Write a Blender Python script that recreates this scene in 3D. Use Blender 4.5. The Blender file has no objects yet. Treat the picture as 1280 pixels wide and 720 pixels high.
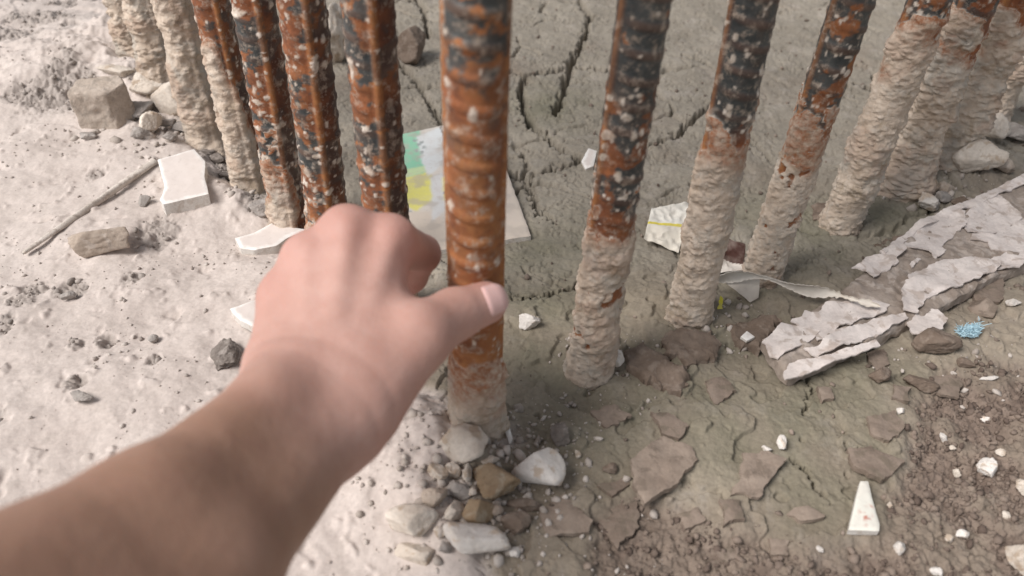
import bpy, bmesh, math, random
import numpy as np
from mathutils import Vector, Matrix
from mathutils.geometry import delaunay_2d_cdt

random.seed(7)
RNG = np.random.default_rng(11)
SC = bpy.context.scene
COL = SC.collection

# ------------------------------------------------------------------ camera
F = 1000.0                      # focal length in pixels of a 1280 px wide frame
CAMH = 0.383
PITCH = math.radians(39.8)
ROLL = math.radians(1.9)
Fv = np.array([0, math.cos(PITCH), -math.sin(PITCH)])
R0 = np.array([1.0, 0, 0]); U0 = np.array([0, math.sin(PITCH), math.cos(PITCH)])
Rv = math.cos(ROLL) * R0 + math.sin(ROLL) * U0
Uv = -math.sin(ROLL) * R0 + math.cos(ROLL) * U0
CAM = np.array([0, 0, CAMH])

def ray(px, py):
    return Fv + (px - 640) / F * Rv - (py - 360) / F * Uv

def at_depth(px, py, d):
    return CAM + ray(px, py) * d

def plane_pt(px, py, z=0.0):
    r = ray(px, py)
    return CAM + r * ((z - CAMH) / r[2])

# ------------------------------------------------------------------ noise
def _hash(*c, seed=0):
    h = np.full(c[0].shape, (seed * 2654435761 + 97531) & 0xffffffff, dtype=np.uint32)
    for i, k in enumerate(c):
        h = (h ^ (k.astype(np.int64) & 0xffffffff).astype(np.uint32)) * np.uint32(0x9E3779B1 + 2 * i)
        h ^= h >> np.uint32(15)
    h *= np.uint32(0x85EBCA6B); h ^= h >> np.uint32(13)
    h *= np.uint32(0xC2B2AE35); h ^= h >> np.uint32(16)
    return h.astype(np.float32) / np.float32(4294967296.0)

def vnoise2(x, y, seed=0):
    xi = np.floor(x); yi = np.floor(y)
    fx = (x - xi).astype(np.float32); fy = (y - yi).astype(np.float32)
    xi = xi.astype(np.int64); yi = yi.astype(np.int64)
    ux = fx * fx * fx * (fx * (fx * 6 - 15) + 10); uy = fy * fy * fy * (fy * (fy * 6 - 15) + 10)
    def g(i, j, dx, dy):
        a = _hash(xi + i, yi + j, seed=seed) * np.float32(6.2831853)
        return np.cos(a) * dx + np.sin(a) * dy
    a = g(0, 0, fx, fy); b = g(1, 0, fx - 1, fy); c = g(0, 1, fx, fy - 1); d = g(1, 1, fx - 1, fy - 1)
    return ((a + (b - a) * ux) * (1 - uy) + (c + (d - c) * ux) * uy) * 1.5

def vnoise3(x, y, z, seed=0):
    xi = np.floor(x); yi = np.floor(y); zi = np.floor(z)
    fx = x - xi; fy = y - yi; fz = z - zi
    xi = xi.astype(np.int64); yi = yi.astype(np.int64); zi = zi.astype(np.int64)
    s = lambda t: t * t * (3 - 2 * t)
    ux, uy, uz = s(fx), s(fy), s(fz)
    h = lambda i, j, k: _hash(xi + i, yi + j, zi + k, seed=seed)
    l = lambda a, b, t: a + (b - a) * t
    return l(l(l(h(0,0,0), h(1,0,0), ux), l(h(0,1,0), h(1,1,0), ux), uy),
             l(l(h(0,0,1), h(1,0,1), ux), l(h(0,1,1), h(1,1,1), ux), uy), uz) * 2 - 1

def fbm2(x, y, sc, octv=4, seed=0, gain=0.5):
    r = 0; a = 1; t = 0
    for i in range(octv):
        r = r + a * vnoise2(x * sc + 13.7 * i, y * sc - 7.1 * i, seed + i * 17); t += a
        a *= gain; sc *= 2.03
    return r / t

def fbm3(p, sc, octv=4, seed=0, gain=0.5):
    r = 0; a = 1; t = 0
    for i in range(octv):
        r = r + a * vnoise3(p[:, 0] * sc + 3.1 * i, p[:, 1] * sc + 5.7 * i, p[:, 2] * sc - 2.3 * i, seed + i * 17); t += a
        a *= gain; sc *= 2.03
    return r / t

def sstep(a, b, x):
    t = np.clip((x - a) / (b - a), 0, 1)
    return t * t * (3 - 2 * t)

def worley2(x, y, sc, seed=0, two=False):
    X = x * sc; Y = y * sc
    xi = np.floor(X).astype(np.int64); yi = np.floor(Y).astype(np.int64)
    f1 = np.full(X.shape, 9.0, np.float32); f2 = f1.copy()
    for i in (-1, 0, 1):
        for j in (-1, 0, 1):
            cx = xi + i + _hash(xi + i, yi + j, seed=seed); cy = yi + j + _hash(xi + i, yi + j, seed=seed + 5)
            q = ((X - cx) ** 2 + (Y - cy) ** 2).astype(np.float32)
            if two: f2 = np.minimum(f2, np.maximum(f1, q))
            f1 = np.minimum(f1, q)
    return (np.sqrt(f1), np.sqrt(f2)) if two else np.sqrt(f1)

# ------------------------------------------------------------------ ground shape
def px_poly(pts, z=0.0):
    return np.array([plane_pt(px, py, z)[:2] for px, py in pts])

def sd_poly(x, y, P):
    d = np.full(x.shape, 1e9, x.dtype); s = np.ones(x.shape, x.dtype); P = P.astype(x.dtype)
    n = len(P)
    for i in range(n):
        a = P[i]; b = P[(i + 1) % n]
        ex, ey = b - a; wx = x - a[0]; wy = y - a[1]
        t = np.clip((wx * ex + wy * ey) / (ex * ex + ey * ey), 0, 1)
        d = np.minimum(d, (wx - ex * t) ** 2 + (wy - ey * t) ** 2)
        c1 = y >= a[1]; c2 = y < b[1]; c3 = ex * wy > ey * wx
        s = np.where((c1 & c2 & c3) | (~c1 & ~c2 & ~c3), -s, s)
    return s * np.sqrt(d)           # negative inside

def d_line(x, y, P):
    d = np.full(x.shape, 1e9)
    for i in range(len(P) - 1):
        a = P[i]; b = P[i + 1]
        ex, ey = b - a; wx = x - a[0]; wy = y - a[1]
        t = np.clip((wx * ex + wy * ey) / (ex * ex + ey * ey), 0, 1)
        d = np.minimum(d, (wx - ex * t) ** 2 + (wy - ey * t) ** 2)
    return np.sqrt(d)

_sand_edge = [(150, -60), (163, 20), (172, 70), (190, 120), (225, 160), (262, 190), (275, 205), (300, 235), (335, 275), (362, 296),
              (395, 330), (430, 400), (480, 480), (545, 512), (570, 540), (610, 548), (645, 556), (652, 575), (618, 590), (588, 600), (572, 620), (585, 665), (612, 720), (630, 800)]
SAND = px_poly(_sand_edge)
SAND = np.vstack([SAND, [[0.02, -0.3]], [[-0.3, -2.0]], [[-6, -2.0]], [[-6, 6]], [[-1.4, 6.0]]])
GRAN = px_poly([(1290, 455), (1215, 445), (1160, 470), (1120, 520), (1110, 580), (1080, 640), (1020, 690), (900, 690), (820, 640), (760, 660), (735, 690), (740, 800), (1500, 900), (1700, 420)])
GRAN2 = px_poly([(745, 665), (800, 640), (835, 655), (900, 675), (960, 700), (900, 760), (745, 760)])
CRACKS = [([(720, -30), (722, 0), (728, 12), (738, 25), (730, 50), (720, 70), (712, 90), (708, 105), (700, 130), (694, 148)], 3.2, 9),
          ([(600, 96), (640, 95), (655, 101), (672, 97), (690, 95), (705, 88)], 2.6, 7),
          ([(718, 88), (735, 87), (755, 92), (790, 90)], 2.0, 6),
          ([(655, 105), (650, 120), (655, 145), (668, 165), (690, 185), (712, 198), (727, 208)], 2.8, 8),
          ([(727, 208), (700, 218), (670, 224), (640, 222), (600, 228)], 1.8, 5),
          ([(727, 208), (770, 206), (810, 188), (840, 175), (862, 158), (885, 138), (930, 118)], 2.4, 7),
          ([(480, 6), (520, 3), (530, 15), (533, 35), (537, 52)], 2.4, 7),
          ([(500, 84), (520, 105), (535, 130), (552, 158)], 2.2, 6),
          ([(640, 222), (655, 232), (665, 250), (680, 275), (690, 283)], 2.4, 6),
          ([(610, 380), (630, 384), (660, 386), (690, 380), (722, 368), (745, 345)], 1.8, 7),
          ([(855, 76), (885, 84), (910, 100)], 1.3, 4), ([(770, 74), (800, 80)], 1.2, 4),
          ([(1040, 118), (1060, 108), (1082, 116), (1110, 111)], 2.0, 6), ([(1055, 84), (1080, 88)], 1.5, 4),
          ([(925, 175), (950, 190), (962, 200)], 1.2, 4), ([(985, 590), (1005, 610), (1030, 640)], 1.2, 4),
          ([(1052, 575), (1075, 590), (1090, 596)], 2.0, 5), ([(1240, 180), (1262, 195), (1300, 205)], 2.5, 7),
          ([(1000, 470), (1010, 500), (1000, 530)], 1.0, 3), ([(830, 300), (850, 330), (880, 340)], 1.0, 3),
          ([(520, 310), (545, 322), (560, 335)], 1.5, 4)]
CRACKS = [(px_poly(p), w * 1.7e-3, d * 2.5e-3) for p, w, d in CRACKS]
# rough crumbly patches in the dust: centre, radii in pixels
CRUMB = [(75, 140, 60, 22), (60, 38, 45, 16), (20, 62, 40, 14), (85, 15, 22, 8), (35, 12, 18, 6), (90, 135, 40, 30), (78, 130, 25, 45), (200, 302, 26, 22), (165, 165, 30, 16), (215, 178, 45, 14), (300, 215, 38, 30), (275, 195, 35, 16),
         (172, 362, 14, 9), (50, 374, 16, 10), (35, 393, 18, 7), (8, 425, 20, 14), (95, 375, 20, 12), (138, 442, 12, 9), (103, 448, 10, 7), (198, 468, 11, 9), (105, 498, 18, 9), (8, 540, 10, 8), (125, 232, 12, 7), (325, 265, 22, 16), (118, 10, 14, 6), (92, 52, 14, 8)]
CRUMB = [(plane_pt(a, b)[:2], c * np.linalg.norm(plane_pt(a, b) - CAM) / F, d * np.linalg.norm(plane_pt(a, b) - CAM) / F / 0.62) for a, b, c, d in CRUMB]
HEAP = [(plane_pt(px, py)[:2], r, h) for px, py, r, h in [(545, 545, .030, .010), (590, 560, .024, .009), (500, 600, .035, .008), (530, 640, .03, .007), (600, 700, .03, .006), (620, 590, .016, .006),
        (288, 255, .03, .012), (330, 262, .02, .008), (735, 470, .022, .004), (858, 400, .022, .004), (1135, 235, .05, .012), (1190, 205, .05, .012), (205, 110, .05, .014), (170, 62, .05, .016), (1210, 215, .04, .008), (240, 150, .04, .010),
        (140, 95, .09, .014), (60, 90, .10, .010)]]
HOLE = [(plane_pt(px, py)[:2], r, h) for px, py, r, h in [(300, 215, .03, .012), (265, 185, .028, .010), (320, 240, .025, .010), (180, 95, .03, .010), (375, 300, .03, .010)]]
WET = [(plane_pt(px, py)[:2], r) for px, py, r in [(680, 470, .055), (760, 510, .06), (690, 400, .05), (1000, 290, .07), (1120, 285, .04), (960, 490, .06), (1000, 545, .06), (900, 455, .05), (690, 330, .06), (960, 400, .05), (1040, 600, .06), (900, 560, .04), (690, 135, .05), (850, 520, .05), (1090, 500, .05)]]

def ground_fields(x, y):
    x = np.asarray(x, np.float32); y = np.asarray(y, np.float32)
    wx = x + 0.006 * fbm2(x, y, 28, 3, 1); wy = y + 0.006 * fbm2(x, y, 28, 3, 2)
    sd = sd_poly(wx, wy, SAND)
    sand = sstep(0.006, -0.008, sd)
    sandh = sstep(0.004, -0.020, sd)
    g1 = sd_poly(x + .02 * fbm2(x, y, 12, 4, 31), y + .02 * fbm2(x, y, 12, 4, 32), GRAN)
    g2 = sd_poly(x + .012 * fbm2(x, y, 25, 3, 33), y + .012 * fbm2(x, y, 25, 3, 34), GRAN2)
    gran = np.maximum(sstep(0.004, -0.022, g1) * (.55 + .45 * sstep(-.25, .1, fbm2(x, y, 18, 3, 35))), .8 * sstep(0.01, -0.008, g2)) * (1 - sand)
    lower = sstep(0.50, 0.40, y - 0.10 * x + .03 * fbm2(x, y, 10, 2, 8)) * (1 - sand)  # flaky part near the camera
    # ---- mud
    mud = 0.004 * fbm2(x, y, 7, 4, 40) + (0.0027 - .0010 * lower) * fbm2(x, y, 30, 4, 44, .55) + (.0008 - .0003 * lower) * fbm2(x, y, 190, 3, 45, .65)
    # peeled layers: terraces with sharp edges
    n = (fbm2(x, y, 15, 4, 50, .5) + 0.9) * 3.2
    k = np.floor(n); fr = n - k
    terr = (k + sstep(0.0, 0.05, fr)) / 3.2
    n2 = (fbm2(x + .3, y, 34, 4, 52, .55) + 0.9) * 2.6; k2 = np.floor(n2); terr2 = (k2 + sstep(0.0, 0.06, n2 - k2)) / 2.6
    mud = mud + lower * (0.0095 * terr + .0022 * terr2) + (1 - lower) * (0.0026 * terr + .0016 * terr2)
    # short hairline nicks
    a = fbm2(x + .004 * fbm2(x, y, 60, 2, 3), y, 70, 2, 60); b = fbm2(x, y, 33, 3, 61)
    nick = sstep(0.10, 0.0, np.abs(a)) * sstep(0.0, 0.16, b)
    a2 = fbm2(x * 1.0, y * .8, 130, 2, 62); b2 = fbm2(x, y, 50, 2, 63)
    nick = np.maximum(nick, .8 * sstep(0.12, 0.0, np.abs(a2)) * sstep(0.12, 0.25, b2))
    mud = mud - 0.0024 * nick * (1 - lower * 0.88)
    # cracks
    crk = np.zeros(x.shape)
    cx = x + 0.006 * fbm2(x, y, 80, 4, 5, .65) + .0035 * fbm2(x, y, 260, 2, 15); cy = y + 0.006 * fbm2(x, y, 80, 4, 6, .65) + .0035 * fbm2(x, y, 260, 2, 16)
    wn = 0.62 + 2.2 * np.abs(fbm2(x, y, 45, 3, 9))
    edge = np.zeros(x.shape)
    # finer network of drying cracks in the back
    ux = x + .035 * fbm2(x, y, 9, 3, 95) + .006 * fbm2(x, y, 70, 3, 96); uy = y + .035 * fbm2(x, y, 9, 3, 97) + .006 * fbm2(x, y, 70, 3, 98)
    f1, f2 = worley2(ux, uy, 5.5, 99, True)
    net = sstep(.024, .006, (f2 - f1) * (.7 + .8 * np.abs(fbm2(x, y, 35, 2, 94)))) * sstep(-.12, .10, fbm2(x, y, 11, 3, 93))
    crk = .0075 * net * (1 - lower)
    for P, w, d in CRACKS:
        lo = P.min(0) - .04; hi = P.max(0) + .04
        m = (x > lo[0]) & (x < hi[0]) & (y > lo[1]) & (y < hi[1])
        if not m.any(): continue
        dl = d_line(cx[m], cy[m], P)
        crk[m] = np.maximum(crk[m], d * sstep(w * wn[m], w * 0.3 * wn[m], dl))
        edge[m] = np.maximum(edge[m], np.exp(-(dl / 0.010) ** 2))
    mud = mud - crk + 0.0026 * edge * fbm2(x, y, 80, 3, 91)
    # granular soil
    dx_ = .002 * fbm2(x, y, 300, 2, 73); gr = 0.0030 * fbm2(x, y, 260, 3, 70, .7) + 0.0034 * fbm2(x, y, 110, 3, 71, .6) + .0022 * (.6 - worley2(x + dx_, y - dx_, 170, 74)) + 0.005 * fbm2(x, y, 20, 3, 72)
    mud = mud * (1 - gran * .6) + gran * gr
    # ---- sand / dust
    s = 0.012 * fbm2(x, y, 5, 3, 80) + 0.0058 * fbm2(x, y, 15, 4, 81, .5) + 0.0009 * fbm2(x, y, 75, 3, 82, .5)
    pit = sstep(0.30, 0.62, fbm2(x, y, 38, 3, 84)); s = s - 0.0025 * pit
    lump = sstep(0.25, 0.6, fbm2(x, y, 55, 3, 86)); s = s + 0.0022 * lump
    led = fbm2(x * .8 + y * .5, y * 1.6, 6, 4, 87) * 4; lf = led - np.floor(led)
    farl = sstep(.55, .75, y) * sstep(-.2, -.35, x)
    s = s + farl * 0.008 * (np.floor(led) + sstep(0, .12, lf)) / 4
    h = mud * (1 - sandh) + (s + 0.011) * sandh
    crumb = np.zeros(x.shape)
    for c, rx, ry in CRUMB:
        rx = max(rx, .004); ry = max(ry, .004)
        m = (np.abs(x - c[0]) < rx * 2) & (np.abs(y - c[1]) < ry * 2)
        if not m.any(): continue
        q = np.sqrt(((x[m] - c[0]) / rx) ** 2 + ((y[m] - c[1]) / ry) ** 2) + 0.45 * fbm2(x[m], y[m], 60, 3, 21)
        crumb[m] = np.maximum(crumb[m], sstep(1.05, 0.55, q))
    h = h + crumb * (0.0040 * fbm2(x, y, 220, 3, 75, .7) + 0.0055 * fbm2(x, y, 90, 3, 76, .6) - 0.0015 + .004 * fbm2(x, y, 40, 3, 77))
    for c, r, a in HEAP:
        h = h + a * np.exp(-(((x - c[0]) ** 2 + (y - c[1]) ** 2) / (r * r))) * (1 + .35 * fbm2(x, y, 50, 3, 22))
    for c, r, a in HOLE:
        h = h - a * np.exp(-(((x - c[0]) ** 2 + (y - c[1]) ** 2) / (r * r)))
    wet = np.zeros(x.shape)
    for c, r in WET:
        wet = np.maximum(wet, np.exp(-(((x - c[0]) ** 2 + (y - c[1]) ** 2) / (r * r))))
    wet = np.clip(wet * (0.75 + 1.0 * fbm2(x, y, 22, 4, 23)), 0, 1) * (1 - sand) * (1 - gran)
    tone = fbm2(x, y, 9, 4, 24)
    # dusty mortar spread on the mud by the right-hand bars and the nearest bar
    return h, sand, gran, wet, crumb, lower, terr - np.floor(terr * 3.2) / 3.2 * 0, tone, crk

GRID = {}
def H(x, y):
    g = GRID
    wv = .36 if y < .12 else (.3 + .5 * min(y, 1.45))
    j = int(np.clip(np.searchsorted(g['y'], y) - 1, 0, len(g['y']) - 2)); i = int(np.clip(np.searchsorted(g['u'], x / wv) - 1, 0, len(g['u']) - 2))
    fy = (y - g['y'][j]) / (g['y'][j + 1] - g['y'][j]); fx = (x / wv - g['u'][i]) / (g['u'][i + 1] - g['u'][i]); h = g['h']
    return float((h[j, i] * (1 - fx) + h[j, i + 1] * fx) * (1 - fy) + (h[j + 1, i] * (1 - fx) + h[j + 1, i + 1] * fx) * fy)

def gpt(px, py, lift=0.0):
    z = 0.0
    for _ in range(7):
        p = plane_pt(px, py, z + lift); z = H(p[0], p[1])
    return np.array([p[0], p[1], z])

# ------------------------------------------------------------------ object helpers
def tag(o, label=None, cat=None, group=None, kind=None):
    if label: o['label'] = label
    if cat: o['category'] = cat
    if group: o['group'] = group
    if kind: o['kind'] = kind
    return o

def link(o, parent=None):
    COL.objects.link(o)
    if parent is not None: o.parent = parent
    return o

def mesh_np(name, V, faces_flat, fsize, mat, parent=None, smooth=True, attrs=None, origin=None):
    V = np.asarray(V, np.float32)
    if origin is not None: V = V - np.asarray(origin, np.float32)
    me = bpy.data.meshes.new(name)
    nf = len(faces_flat) // fsize
    me.vertices.add(len(V)); me.vertices.foreach_set('co', V.ravel())
    me.loops.add(nf * fsize); me.loops.foreach_set('vertex_index', np.asarray(faces_flat, np.int32).ravel())
    me.polygons.add(nf); me.polygons.foreach_set('loop_start', np.arange(0, nf * fsize, fsize, dtype=np.int32))
    if smooth: me.polygons.foreach_set('use_smooth', np.ones(nf, bool))
    me.update(calc_edges=True); me.validate()
    for k, a in (attrs or {}).items():
        a = np.asarray(a, np.float32)
        if a.ndim == 1:
            at = me.attributes.new(k, 'FLOAT', 'POINT'); at.data.foreach_set('value', a)
        else:
            at = me.attributes.new(k, 'FLOAT_COLOR', 'POINT'); at.data.foreach_set('color', a.ravel())
    if mat: me.materials.append(mat)
    o = bpy.data.objects.new(name, me); link(o, parent)
    if origin is not None: o.location = tuple(float(v) for v in origin)
    return o

def empty(name, loc, label, cat, group=None):
    o = bpy.data.objects.new(name, None); o.empty_display_size = 0.02
    link(o); o.location = tuple(float(v) for v in loc)
    return tag(o, label, cat, group)

# ------------------------------------------------------------------ material helpers
class NT:
    def __init__(s, name):
        s.m = bpy.data.materials.new(name); s.m.use_nodes = True
        s.n = s.m.node_tree.nodes; s.l = s.m.node_tree.links
        s.b = s.n['Principled BSDF']
        s.b.inputs['Roughness'].default_value = 0.85
        s.b.inputs['Specular IOR Level'].default_value = 0.25
        s.tc = s.n.new('ShaderNodeTexCoord')
    def set(s, sock, v):
        if isinstance(v, bpy.types.NodeSocket): s.l.new(v, sock)
        elif isinstance(v, (tuple, list)) and len(v) == 3 and sock.type == 'RGBA': sock.default_value = (*v, 1)
        else: sock.default_value = v
    def noise(s, scale, detail=4, rough=.55, vec=None, dist=0.0):
        n = s.n.new('ShaderNodeTexNoise'); n.inputs['Scale'].default_value = scale
        n.inputs['Detail'].default_value = detail; n.inputs['Roughness'].default_value = rough; n.inputs['Distortion'].default_value = dist
        s.l.new(vec or s.tc.outputs['Object'], n.inputs['Vector']); return n.outputs['Fac']
    def voro(s, scale, vec=None, out='Distance'):
        n = s.n.new('ShaderNodeTexVoronoi'); n.inputs['Scale'].default_value = scale
        s.l.new(vec or s.tc.outputs['Object'], n.inputs['Vector']); return n.outputs[out]
    def attr(s, name, out='Fac'):
        n = s.n.new('ShaderNodeAttribute'); n.attribute_name = name; return n.outputs[out]
    def rng(s, v, a, b, c=0.0, d=1.0):
        n = s.n.new('ShaderNodeMapRange'); s.l.new(v, n.inputs[0])
        for i, q in enumerate((a, b, c, d)): n.inputs[i + 1].default_value = q
        return n.outputs[0]
    def math(s, op, a, b=0.0):
        n = s.n.new('ShaderNodeMath'); n.operation = op; s.set(n.inputs[0], a); s.set(n.inputs[1], b); return n.outputs[0]
    def mix(s, f, a, b, mode='MIX'):
        n = s.n.new('ShaderNodeMix'); n.data_type = 'RGBA'; n.blend_type = mode
        s.set(n.inputs[0], f); s.set(n.inputs[6], a); s.set(n.inputs[7], b); return n.outputs[2]
    def bump(s, h, strength=.4, dist=.001, normal=None):
        n = s.n.new('ShaderNodeBump'); n.inputs['Strength'].default_value = strength; n.inputs['Distance'].default_value = dist
        s.l.new(h, n.inputs['Height'])
        if normal is not None: s.l.new(normal, n.inputs['Normal'])
        return n.outputs[0]
    def out(s, color=None, normal=None, rough=None):
        if color is not None: s.set(s.b.inputs['Base Color'], color)
        if normal is not None: s.l.new(normal, s.b.inputs['Normal'])
        if rough is not None: s.set(s.b.inputs['Roughness'], rough)
        return s.m

def mul(c, k): return tuple(v * k for v in c)

def mat_ground():
    t = NT('ground_soil')
    sand, gran, wet, crumb, lower, tone = [t.attr(k) for k in ('sand', 'gran', 'wet', 'crumb', 'lower', 'tone')]
    n1 = t.noise(14, 6, .6); n2 = t.noise(90, 5, .6); n3 = t.noise(420, 4, .6)
    back = t.mix(t.rng(n1, .35, .65), (.262, .234, .192), (.340, .306, .256))
    low = t.mix(t.rng(n1, .38, .62), (.240, .203, .158), (.325, .278, .222))
    c = t.mix(lower, back, low)
    c = t.mix(t.rng(tone, .1, .5, 0, .5), c, (.255, .205, .165))
    c = t.mix(t.rng(n2, .5, .72, 0, .55), c, t.mix(1.0, c, (.78, .76, .74), 'MULTIPLY'))
    c = t.mix(t.rng(t.noise(40, 6, .7), .54, .68, 0, .45), c, (.40, .36, .325))
    c = t.mix(t.math('MULTIPLY', wet, .75), c, (.182, .172, .122))
    gcol = t.mix(t.rng(n2, .35, .65), (.150, .113, .092), (.245, .192, .158))
    c = t.mix(gran, c, gcol)
    sc = t.mix(t.rng(n1, .32, .68), (.505, .442, .405), (.605, .540, .500))
    sc = t.mix(t.rng(n2, .5, .75, 0, .45), sc, (.44, .39, .35))
    c = t.mix(t.math('MULTIPLY', sand, 1.0), c, sc)
    cr = t.mix(t.rng(n2, .35, .65), (.235, .205, .185), (.42, .375, .345))
    c = t.mix(t.math('MULTIPLY', crumb, .7), c, cr)
    c = t.mix(t.rng(n3, .25, .75, 0, 1), t.mix(1.0, c, (.86, .86, .86), 'MULTIPLY'), t.mix(1.0, c, (1.1, 1.1, 1.1), 'MULTIPLY'))
    b = t.bump(t.math('MULTIPLY', n3, t.rng(sand, 0, 1, .75, .35)), .55, .0016)
    b = t.bump(t.noise(1500, 3, .6), .22, .0005, b)
    return t.out(c, b, t.rng(wet, 0, 1, .92, .72))

def mat_rock(name, a, b, spots=None, bump=.5, sc=60, grain=False):
    t = NT(name)
    oi = t.n.new('ShaderNodeObjectInfo')
    va = t.n.new('ShaderNodeVectorMath'); va.operation = 'ADD'; t.l.new(t.tc.outputs['Object'], va.inputs[0]); t.l.new(oi.outputs['Location'], va.inputs[1])
    v = va.outputs[0]
    n = t.noise(sc, 5, .6, v); n2 = t.noise(sc * 7, 4, .65, v)
    c = t.mix(t.attr('gtone') if grain else t.rng(n, .35, .65), a, b)
    if spots: c = t.mix(t.rng(t.noise(sc * 1.7, 4, .6, v, .4), .53, .62, 0, .85), c, spots)
    c = t.mix(t.rng(n2, .3, .75), t.mix(1.0, c, (.8, .8, .8), 'MULTIPLY'), c)
    k = t.bump(n2, bump, .0012); k = t.bump(t.noise(sc * 25, 3, .6, v), bump * .7, .0005, k)
    return t.out(c, k)

M = {}
M['pale'] = mat_rock('pale_stone', (.58, .505, .43), (.76, .69, .61), (.46, .36, .27))
M['white'] = mat_rock('white_stone', (.66, .61, .56), (.82, .78, .74), (.56, .45, .35))
M['tan'] = mat_rock('tan_stone', (.40, .325, .265), (.52, .44, .37), (.55, .48, .42))
M['ochre'] = mat_rock('ochre_clod', (.30, .21, .13), (.42, .32, .215), (.45, .38, .29), .6)
M['grey'] = mat_rock('grey_stone', (.30, .27, .25), (.43, .395, .365), (.50, .46, .43))
M['dark'] = mat_rock('dark_clod', (.16, .135, .12), (.27, .235, .21), (.38, .34, .31), .8)
M['mudgrain'] = mat_rock('mud_crumb', (.13, .10, .08), (.34, .275, .23), None, .3, 120, True)
M['brown'] = mat_rock('brown_mud', (.175, .13, .10), (.245, .19, .152), (.28, .225, .185), .6)
M['flake'] = mat_rock('dry_mud_flake', (.225, .175, .14), (.30, .24, .197), (.19, .155, .12), .5, 60)
M['flakep'] = mat_rock('pinkish_mud_flake', (.285, .225, .182), (.36, .292, .24), (.22, .175, .14), .45, 60)
M['block'] = mat_rock('broken_block', (.43, .36, .30), (.55, .475, .41), (.37, .32, .275), .7, 70)
M['grit'] = mat_rock('dust_grit', (.36, .31, .28), (.60, .545, .50), None, .3, 120, True)
M['chips'] = mat_rock('stone_chip', (.38, .33, .29), (.64, .58, .53), None, .3, 120, True)
M['gravel'] = mat_rock('gravel_grain', (.135, .100, .082), (.275, .218, .180), None, .3, 160, True)
M['crumbs'] = mat_rock('soil_crumb', (.24, .21, .19), (.52, .465, .425), None, .3, 120, True)
M['stick'] = mat_rock('dry_stick', (.60, .54, .48), (.74, .68, .62), (.46, .40, .35), .4, 120)
M['board'] = mat_rock('bare_board', (.29, .235, .195), (.40, .34, .295), (.52, .45, .40), .6, 45)
M['paint'] = mat_rock('old_paint', (.67, .60, .565), (.80, .73, .69), (.52, .44, .39), .3, 50)
M['edgec'] = mat_rock('tile_body', (.70, .66, .61), (.80, .77, .73), (.62, .56, .50), .3, 120)

def mat_glaze():
    t = NT('tile_glaze')
    n = t.noise(60, 5, .6); n2 = t.noise(300, 3, .6)
    c = t.attr('print', 'Color')
    c = t.mix(t.rng(n, .45, .75, 0, .45), c, (.56, .50, .46))
    c = t.mix(t.rng(n2, .55, .75, 0, .35), c, (.50, .45, .41))
    return t.out(c, t.bump(n2, .12, .0004), t.rng(n, .3, .7, .35, .7))
M['glaze'] = mat_glaze()

def mat_attr(name, rough=.6, dirt=(.45, .39, .34), amt=.4, sc=80):
    t = NT(name)
    n = t.noise(sc, 5, .6)
    c = t.mix(t.rng(n, .45, .75, 0, amt), t.attr('print', 'Color'), dirt)
    return t.out(c, t.bump(t.noise(sc * 6, 3), .15, .0005), rough)
M['wrapper'] = mat_attr('dirty_wrapper')

def mat_steel():
    t = NT('rusty_steel')
    oi = t.n.new('ShaderNodeObjectInfo')
    va = t.n.new('ShaderNodeVectorMath'); va.operation = 'ADD'; t.l.new(t.tc.outputs['Object'], va.inputs[0]); t.l.new(oi.outputs['Location'], va.inputs[1])
    v = va.outputs[0]
    scale, splat, rust_shade, og = [t.attr(k) for k in ('scale', 'splat', 'dark', 'orange')]
    n1 = t.noise(70, 5, .65, v); n2 = t.noise(260, 5, .65, v); n3 = t.noise(900, 3, .6, v)
    rust = t.mix(t.rng(n1, .35, .65), (.125, .041, .020), (.290, .100, .038))
    rust = t.mix(t.rng(n2, .48, .68, 0, .7), rust, (.065, .024, .016))
    rust = t.mix(t.math('MULTIPLY', og, t.rng(n2, .25, .6)), rust, (.36, .155, .055))
    rust = t.mix(rust_shade, rust, (.060, .024, .017))  # dark red rust, with shade of the flank mixed into the colour
    mill = t.mix(t.rng(n1, .35, .65), (.022, .027, .029), (.066, .071, .070))
    mill = t.mix(t.rng(n2, .55, .72, 0, .5), mill, (.16, .145, .13))
    c = t.mix(scale, rust, mill)
    dust = t.mix(t.rng(n2, .35, .65), (.42, .35, .28), (.68, .61, .54))
    c = t.mix(t.rng(t.noise(150, 5, .7, v), .52, .66, 0, .7), c, (.40, .325, .26))
    c = t.mix(t.rng(t.noise(55, 6, .75, v), .50, .70, 0, .55), c, (.10, .062, .045))
    c = t.mix(splat, c, dust)
    b = t.bump(n2, .45, .0012); b = t.bump(n3, .3, .0005, b)
    t.b.inputs['Specular IOR Level'].default_value = .4
    return t.out(c, b, t.mix(splat, t.mix(scale, (.8, .8, .8), (.48, .48, .48)), (.9, .9, .9)))
M['steel'] = mat_steel()

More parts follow.
